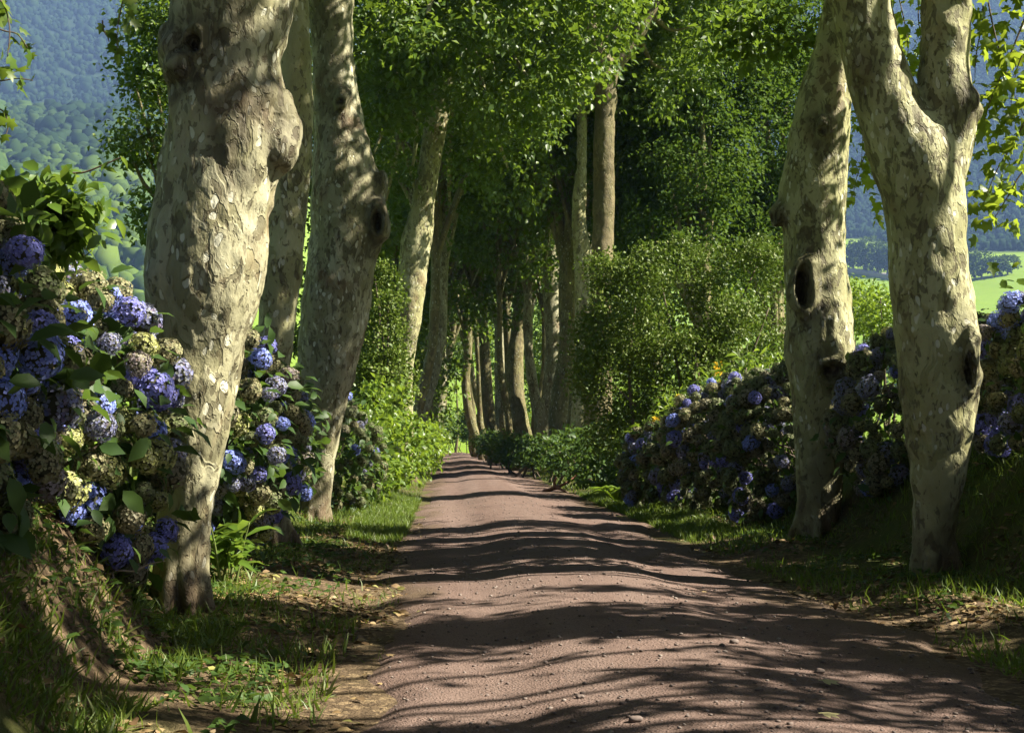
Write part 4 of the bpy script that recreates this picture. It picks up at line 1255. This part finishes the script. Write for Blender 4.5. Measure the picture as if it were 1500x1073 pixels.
for i, pts in enumerate([
        [P(1440, -40, 14.2), P(1455, 40, 14.1), P(1475, 110, 14.0), P(1500, 170, 14.0)], [P(1520, -20, 13.9), P(1480, 80, 13.9), P(1450, 150, 14.0), P(1436, 205, 14.0)],
        [P(1530, 120, 14.1), P(1490, 200, 14.1), P(1460, 250, 14.1), P(1440, 300, 14.1)], [P(1540, 230, 13.9), P(1500, 250, 13.9), P(1475, 290, 13.9), P(1450, 330, 14.0)],
        [P(1420, -60, 14.6), P(1440, 10, 14.6), P(1430, 80, 14.6), P(1428, 120, 14.6)], [P(1540, 20, 13.9), P(1510, 60, 13.9), P(1490, 100, 13.9), P(1480, 160, 14.0)]]):
    twig_spray(tR1, bR1, pts, 60, M_LEAF_LIGHT, .155, 400 + i, spread=.20)
for i, pts in enumerate([
        [P(1300, -60, 21), P(1320, 10, 20.6), P(1330, 70, 20.3), P(1325, 120, 20.2)], [P(1310, 60, 21), P(1280, 120, 20.6), P(1265, 190, 20.3), P(1262, 250, 20.2)],
        [P(1290, 180, 21), P(1270, 220, 20.6), P(1255, 260, 20.3), P(1250, 285, 20.2)], [P(1350, -40, 21), P(1345, 20, 20.6), P(1350, 80, 20.3), P(1340, 140, 20.2)], [P(1260, 40, 23), P(1290, 60, 23), P(1310, 100, 23), P(1330, 110, 23)]]):
    twig_spray(tR2, bR2, pts, 70, M_LEAF_LIGHT, .17, 420 + i, spread=.27)
for i, (pts, n) in enumerate([
        ([P(-30, 30, 9), P(5, 45, 9), P(25, 50, 9), P(40, 70, 9.1)], 12), ([P(-20, 120, 9), P(5, 118, 9), P(25, 115, 9), P(48, 118, 9)], 7), ([P(-30, 10, 8.6), P(0, 0, 8.6), P(14, 40, 8.6), P(10, 90, 8.6)], 16),
        ([P(-30, 165, 9), P(0, 160, 9), P(12, 180, 9), P(8, 200, 9)], 8), ([P(190, -40, 10), P(178, 10, 10), P(172, 45, 10), P(172, 80, 10)], 13), ([P(150, 30, 10), P(152, 45, 10), P(158, 55, 10), P(160, 62, 10)], 5),
        ([P(215, -30, 10.4), P(200, 0, 10.4), P(190, 20, 10.4), P(185, 30, 10.4)], 9)]):
    twig_spray(tL1, bL1, pts, n, M_LEAF, .105, 440 + i, r0=.006, spread=.05)
# bare bramble shoot reaching over the hydrangeas at the upper left
p0 = P(70, 300, 8.5)
bb = np.array([p0[0], p0[1], gz(p0[0], p0[1])])
t = thing('bramble_shoot', 'thin dark bramble shoot arching out over the upper left hydrangea towards the trunk', 'plant', bb)
V, F = tube([bb, P(40, 330, 8.5), P(85, 262, 8.5), P(125, 252, 8.5), P(160, 238, 8.5), P(178, 230, 8.5)], [.012, .010, .008, .006, .005, .003], 6, 6)
link('stem', mesh_np('stem', V - bb, F, True, [M_TWIG]), t)
for px, py in [(162, 236), (150, 245), (176, 228), (120, 252), (140, 250), (100, 255)]:
    o = bpy.data.objects.new('leaf', GLEAF)
    COL.objects.link(o)
    o.parent = t
    o.location = P(px, py, 8.5) - bb
    o.scale = (.09, .12, .09)
    o.rotation_euler = (rng.normal() * .4, rng.uniform(-.2, .9), rng.uniform(0, 6.28))

p0 = P(185, 850, 8.9)
b0 = np.array([p0[0], p0[1], gz(p0[0], p0[1])])
t = thing('dry_twig', 'pale bare twig sticking out under the left hydrangea towards the nearest trunk', 'twig', b0)
V, F = tube([b0, P(165, 838, 8.9), P(196, 836, 8.9), P(218, 826, 8.9), P(242, 821, 8.9)], [.008, .008, .007, .005, .003], 6, 5)
link('stem', mesh_np('stem', V - b0, F, True, [plain('dry_wood', (.32, .26, .19), .8, .3, 30)]), t)
V, F = tube([P(172, 838, 8.9), P(170, 815, 8.9), P(178, 795, 8.9)], [.005, .004, .002], 6, 5)
link('side_shoot', mesh_np('side_shoot', V - b0, F, True, [M_TWIG]), t)

# ------------------------------------------------------------------ grass, litter, gravel
def scatter_ground(n, xr_, yr_, dens=None, bias=1.0):
    u = rng.random(n)
    y = (yr_[0] ** (1 - bias) + u * (yr_[1] ** (1 - bias) - yr_[0] ** (1 - bias))) ** (1 / (1 - bias)) if bias != 1 else yr_[0] * (yr_[1] / yr_[0]) ** u
    x = rng.uniform(*xr_, n)
    if dens is not None:
        kk = rng.random(n) < dens(x, y)
        x, y = x[kk], y[kk]
    return np.stack([x, y, ground_z(x, y)], 1)


def blades(pos, size, up=.9):
    n = len(pos)
    X = rng.normal(size=(n, 3)) * .45 + np.array([0, 0, up])
    N = rng.normal(size=(n, 3)) + np.array([0, 0, .3])
    return scatter(BLADE, pos - np.array([0, 0, .01]), X, N, size, rng.uniform(.6, 1.3, n))


def patch(x, y, s, seed):
    return fbm(np.stack([x * s, y * s, 0 * x], -1), seed, 3)


acc = Acc()
p = scatter_ground(60000, (-5.2, -2.0), (6.3, 60), lambda x, y: np.clip(-.05 + 1.2 * patch(x, y, .9, 61) + .6 * ss(-2.7, -3.3, x) + .7 * ss(17, 25, y), 0.02, 1), .6)
acc.add(blades(p, rng.uniform(.05, .17, len(p))))
p = scatter_ground(14000, (-3.0, -1.75), (6.5, 22), lambda x, y: np.clip(-.1 + 1.3 * patch(x, y, 1.3, 75), 0, .8), .8)
acc.add(blades(p, rng.uniform(.04, .11, len(p)), .5))
p = scatter_ground(16000, (-4.6, -2.8), (6.2, 10.5), lambda x, y: np.clip(.45 + 1.2 * patch(x, y, 1.6, 65), 0, 1), 1.0)
acc.add(blades(p, rng.uniform(.05, .16, len(p)), .55))
p = scatter_ground(26000, (-2.75, -1.95), (19.5, 34), lambda x, y: np.clip(.8 + patch(x, y, 1.2, 62), 0, 1), 1.0)
acc.add(blades(p, rng.uniform(.06, .16, len(p))))
link('grass', acc.mesh('grass', [M_GRASS]), kind='stuff')
acc = Acc()
p = scatter_ground(70000, (2.0, 6.4), (8, 60), lambda x, y: np.clip(.28 + 1.0 * patch(x, y, .9, 63) + .3 * ss(2.7, 4.2, x) + .5 * ss(18, 24, y), 0.02, 1), .6)
acc.add(blades(p, rng.uniform(.05, .18, len(p))))
p = scatter_ground(24000, (2.0, 2.9), (19.5, 36), lambda x, y: np.clip(.8 + patch(x, y, 1.2, 64), 0, 1), 1.0)
acc.add(blades(p, rng.uniform(.06, .16, len(p))))
link('grass', acc.mesh('grass', [M_GRASS]), kind='stuff')


def leaf_litter(n, xr_, yr_, dens, size, mat, tpl=OVATE, lift=.012):
    p = scatter_ground(n, xr_, yr_, dens, .9)
    X = rng.normal(size=p.shape)
    X[:, 2] *= .18
    N = np.array([0, 0, 1.0]) + rng.normal(size=p.shape) * .33
    return scatter(tpl, p + np.array([0, 0, lift]), X, N, size * rng.uniform(.5, 1.3, len(p)))


acc = Acc()
acc.add(leaf_litter(12000, (-4.0, -1.35), (6.4, 24), lambda x, y: np.clip((.55 + .9 * patch(x, y, .8, 66)) * (.12 + .88 * ss(-1.6, -2.1, x)), .02, 1), .08, None))
acc.add(leaf_litter(7000, (1.8, 4.6), (8, 26), lambda x, y: np.clip(.45 + .9 * patch(x, y, .8, 67), .05, 1), .085, None))
link('leaf_litter', acc.mesh('leaf_litter', [M_LITTER]), kind='stuff')
acc = Acc()
acc.add(leaf_litter(12000, (-5.0, -2.3), (6.3, 22), lambda x, y: np.clip(.3 + 1.0 * patch(x, y, 1.0, 68) + .3 * ss(-3, -3.6, x), 0, 1), .075, None, OVATE, .05))
acc.add(leaf_litter(12000, (2.4, 6.2), (8, 26), lambda x, y: np.clip(.35 + 1.0 * patch(x, y, 1.0, 69), 0, 1), .075, None, OVATE, .05))
link('ground_cover', acc.mesh('ground_cover', [M_HYDLEAF]), kind='stuff')
M_STONE = plain('basalt_pebble', (.13, .10, .085), .85, .5, 40)
M_STONE_PALE = plain('pale_pebble', (.20, .165, .14), .85, .3, 40)
acc = Acc()
V0, F0 = ico((0, 0, 0), 1, 0)
n = 4400
y = 5.5 * (34 / 5.5) ** rng.random(n)
x = rng.uniform(-2.1, 2.1, n)
s = .005 + .013 * rng.random(n) ** 3
z = road_mesh_z(x, y)
jit = 1 + .25 * rng.normal(size=(n, 12, 1))
V = (V0[None] * jit * np.array([1, 1, .6]) * s[:, None, None] + np.stack([x, y, z + s * .25], 1)[:, None]).reshape(-1, 3)
F = (F0[None] + (np.arange(n) * 12)[:, None, None]).reshape(-1, 3)
link('gravel', mesh_np('gravel', V, F, False, [M_STONE, M_STONE_PALE], np.repeat(rng.random(n) < .3, 20)), kind='stuff')

# single stones and leaves one can point at on the road
for px, py, s, lab in [(1075, 941, .032, 'largest loose stone on the sunlit middle of the road'), (1200, 985, .030, 'dark stone pressed into the road near the right shadow'), (1112, 1010, .020, 'small brown stone near the pale leaf on the road'),
                       (932, 1052, .030, 'dark crumb of bark lying at the bottom of the road'), (850, 1018, .022, 'grey stone low in the left half of the road'), (1193, 941, .014, 'little dark stone right of the largest one')]:
    yy = 2060 * 1.25 / (py - 645)
    p = P(px, py, yy)
    for _ in range(4):
        zz = road_mesh_z(np.array([p[0]]), np.array([yy]))[0]
        yy = FPX * (CAM[2] - zz) / (py - 645)
        p = P(px, py, yy)
    V, F = ico((0, 0, 0), (s, s * .8, s * .6), 2)
    V = V * (1 + .35 * fbm(V / s * 1.3 + px, 3, 2))[:, None]
    tag(link('stone', mesh_np('stone', V, F, True, [M_STONE]), loc=(p[0], yy, road_mesh_z(np.array([p[0]]), np.array([yy]))[0] + s * .3)), lab, 'stone', 'loose stones on the road')
M_PALE = leaf_mat('pale_dry_leaf', [(.36, .33, .14), (.42, .37, .2)], tf=.15, rough=.7, spec=.1)
for px, py, s, lab in [(1205, 1004, .12, 'pale yellow fallen leaf lying on the right half of the road'), (1205, 1053, .10, 'pale dry leaf at the bottom of the road below the yellow leaf'), (565, 960, .07, 'small green leaf at the left edge of the road shadow'),
                       (1028, 870, .06, 'tiny pale leaf on the sunlit crown of the road')]:
    yy = FPX * 1.25 / (py - 645)
    for _ in range(4):
        p = P(px, py, yy)
        zz = road_mesh_z(np.array([p[0]]), np.array([yy]))[0]
        yy = FPX * (CAM[2] - zz) / (py - 645)
    V, F = scatter(PALMATE, np.zeros((1, 3)), np.array([[1, .4, .05]]), np.array([[-.1, -.15, 1]]), s)
    tag(link('fallen_leaf', mesh_np('fallen_leaf', V, F, True, [M_PALE if py > 1000 else M_LITTER]), loc=(p[0], yy, zz + .03)), lab, 'leaf', 'fallen leaves on the road')
# fallen branch at the right road edge
p = P(815, 712, 37)
bz = gz(p[0], p[1])
t = thing('fallen_branch', 'reddish broken branch lying at the right road edge beside the grass', 'branch', (p[0], p[1], bz))
for a in ([(-.35, -.1, .05), (0, 0, .16), (.35, .1, .32), (.7, .2, .62)], [(0, 0, .16), (.1, -.2, .12), (.25, -.45, .03)], [(-.02, 0, .1), (-.05, .05, .3), (.02, .05, .42)]):
    V, F = tube(a, np.linspace(.055, .018, len(a)), 8, 5, .2, 3)
    link('limb', mesh_np('limb', V, F, True, [plain('red_wood', (.22, .10, .06), .8, .4, 20)]), t)

# ------------------------------------------------------------------ far country: meadow trees, woods, mountain forest, haze
M_FAR = [leaf_mat('far_leaf_dark', [(.022, .042, .012), (.035, .06, .016)], tf=.2, rough=.95, spec=.03), leaf_mat('far_leaf_mid', [(.045, .08, .016), (.065, .105, .022)], tf=.25, rough=.95, spec=.03),
         leaf_mat('far_leaf_light', [(.08, .125, .022), (.11, .16, .03)], tf=.25, rough=.95, spec=.03), leaf_mat('conifer_needles', [(.010, .020, .009), (.015, .030, .011), (.021, .038, .013)], tf=.1, rough=.95, spec=.0)]


def far_crown_acc(seed, n=420, size=.13):
    r2 = np.random.default_rng(seed)
    v = unit(r2.normal(size=(n, 3)))
    bl = 1 + .30 * vnoise(v * 2.2 + seed, seed)[:, None]
    pos = v * np.array([.46, .46, .42]) * bl * r2.uniform(.75, 1.0, (n, 1)) + np.array([0, 0, .58])
    X = r2.normal(size=(n, 3)) + v * .4
    N = v + r2.normal(size=(n, 3)) * .45 + np.array([0, 0, .5])
    return scatter(LEAF2, pos, X, N, size * r2.uniform(.7, 1.4, n))


FC = [far_crown_acc(s) for s in range(4)]
FCM = [[mesh_np('crown', V, F, False, [mm]) for V, F in FC] for mm in M_FAR[:3]]
FTR = mesh_np('trunk', *tube([(0, 0, -.05), (0, 0, .2), (.01, 0, .6)], [.04, .03, .012], 6, 2), True, [M_TWIG])


def ray_hit(px, py):
    """where the sight line through a pixel meets the far terrain"""
    ys = np.linspace(70, 3600, 3600)
    d2 = CAMR @ np.array([(px - 750) / FPX, (536.5 - py) / FPX, -1.0])
    q = CAM[None] + d2[None] * (ys / d2[1])[:, None]
    h = ground_z(q[:, 0], q[:, 1])
    i = np.argmax(h > q[:, 2])
    return np.array([q[i, 0], q[i, 1], h[i]])


MT = 'dark round trees on the far right meadow'
MTP = [(1250, 396, 34, 1.1), (1268, 398, 40, 1.1), (1286, 400, 36, 1.1), (1300, 402, 34, 1.0), (1240, 393, 26, 1.2), (1420, 405, 30, 1.1), (1438, 408, 32, 1.1), (1458, 405, 24, 1.3), (1476, 402, 24, 1.3), (1316, 402, 36, 1.1), (1390, 404, 34, 1.1), (1350, 404, 36, 1.1)]
for i, (px, py, hpx, w) in enumerate(MTP):
    rank = sorted(MTP).index((px, py, hpx, w))
    p = ray_hit(px, py)
    s = 1.25 * hpx / FPX * p[1]
    t = thing('meadow_tree', f'round dark hazy tree on the far right meadow, {ORD[rank]} from the left', 'tree', p, MT)
    t.scale = (s * w, s * w, s)
    c = link('crown', FCM[0][i % 4], t, kind='stuff')
    c.rotation_euler = (0, 0, i * 1.7)
    link('trunk', FTR, t)


def wood(name, n, az, rr, mats, hs, dens, conifer=False):
    a = np.radians(rng.uniform(*az, n))
    r = FS * rng.uniform(rr[0] ** 2, rr[1] ** 2, n) ** .5
    x, y = CAM[0] + np.sin(a) * r, np.cos(a) * r
    kk = rng.random(n) < dens(x / FS, y / FS, r / FS, np.degrees(a))
    x, y = x[kk], y[kk]
    z = ground_z(x, y)
    acc = Acc()
    if conifer:
        tp = []
        for q in range(5):
            V, F = ico((0, 0, .45), (.42, .42, .52), 0)
            V = V + rng.normal(size=V.shape) * .07
            tp.append((V, F))
    elif rr[0] == 130:
        tp = []
        for q in range(6):
            V, F = ico((0, 0, .45), (.46, .46, .50), 0)
            V = V + rng.normal(size=V.shape) * .11
            tp.append((V, F))
    else:
        tp = FCW
    tone = fbm(np.stack([x / 45 / FS, y / 110 / FS, 0 * x], -1), 83, 2) + rng.normal(size=len(x)) * .18
    big = 1 + .7 * (rng.random(len(x)) < .12) * (az[0] < 0)
    for q in range(len(x)):
        V, F = tp[q % len(tp)]
        h = FS * rng.uniform(*hs) * big[q]
        w = h * rng.uniform(.8, 1.25)
        c, s = math.cos(q * 1.3), math.sin(q * 1.3)
        V2 = np.stack([(V[:, 0] * c - V[:, 1] * s) * w + x[q], (V[:, 0] * s + V[:, 1] * c) * w + y[q], V[:, 2] * h + z[q] - .04 * h], 1)
        acc.add((V2, F), int(np.clip((tone[q] + .75) / 1.5 * len(mats), 0, len(mats) - 1)))
    return link(name, acc.mesh(name, mats, conifer or rr[0] == 130), kind='stuff')


FCW = [far_crown_acc(s + 9, 150, .2) for s in range(4)]


def dl(x, y, r, a):
    gaps = fbm(np.stack([x / 34, y / 50, 0 * x], -1), 71, 2)
    return np.where(gaps > -.55, .95, .45)


wood('hillside_woods', 9000, (-20, -10.5), (130, 455), [M_FAR[3], M_FAR[0], M_FAR[1], M_FAR[2]], (1.4, 3.2), dl)
wood('hillside_woods', 150, (15, 27), (110, 190), M_FAR[1:3], (1.8, 3.2), lambda x, y, r, a: np.where(r < 180, .8, .1))
wood('mountain_forest', 11000, (-23, -8), (445, 800), [M_FAR[3]], (1.8, 3.3), lambda x, y, r, a: .85 + 0 * x, True)
wood('mountain_forest', 12500, (11, 25), (360, 800), [M_FAR[3]], (1.8, 3.3), lambda x, y, r, a: np.where(r * FS > forest_r(x * FS, y * FS) + 8 * FS, .85, 0), True)
for (q, lab) in [((1262, 470, 44, 1.1, 1.2, .8), 'bright green field bush seen between the two right trunks'), ((1300, 480, 40, .9, 1, .7), 'lower bright green field bush close to the forked trunk, seen between the two right trunks'), ((1238, 455, 50, 1.0, 1, .9), 'bright green field bush half behind the hollow trunk')]:
    leafy('field_bush', lab, 'bush', [W(q[0], q[1] - 14, *q[2:])], M_NETTLE, LEAF2, .13, gap=-.4, per=8, spread=.16, stems=5)
# dry stone wall across the right meadow
pw = [ray_hit(px, py) for px, py in [(1225, 398), (1250, 400), (1275, 404), (1300, 408), (1330, 412)]]
V, F = tube([q + np.array([0, 0, 1.5]) for q in pw], [3.0] * 5, 8, 10, .35, 3)
tag(link('field_wall', mesh_np('field_wall', V, F, True, [plain('field_stone', (.30, .26, .24), .9, .4, 3)])), 'grey stone field wall crossing the far meadow between the right trunks', 'wall')

hz = bpy.data.materials.new('haze')
hz.use_nodes = True
nt = hz.node_tree
nt.nodes.remove(nt.nodes['Principled BSDF'])
pv = nt.nodes.new('ShaderNodeVolumePrincipled')
pv.inputs['Color'].default_value = (.34, .55, 1.0, 1)
pv.inputs['Density'].default_value = .000115
pv.inputs['Anisotropy'].default_value = .0
nt.links.new(pv.outputs[0], nt.nodes['Material Output'].inputs['Volume'])
V = np.array([(sx, sy, sz) for sx in (-2520, 2520) for sy in (-60, 4520) for sz in (-44, 1090)], float)
F = np.array([(0, 1, 3, 2), (4, 6, 7, 5), (0, 4, 5, 1), (2, 3, 7, 6), (0, 2, 6, 4), (1, 5, 7, 3)])
link('haze', mesh_np('haze', V, F, False, [hz]), kind='stuff')
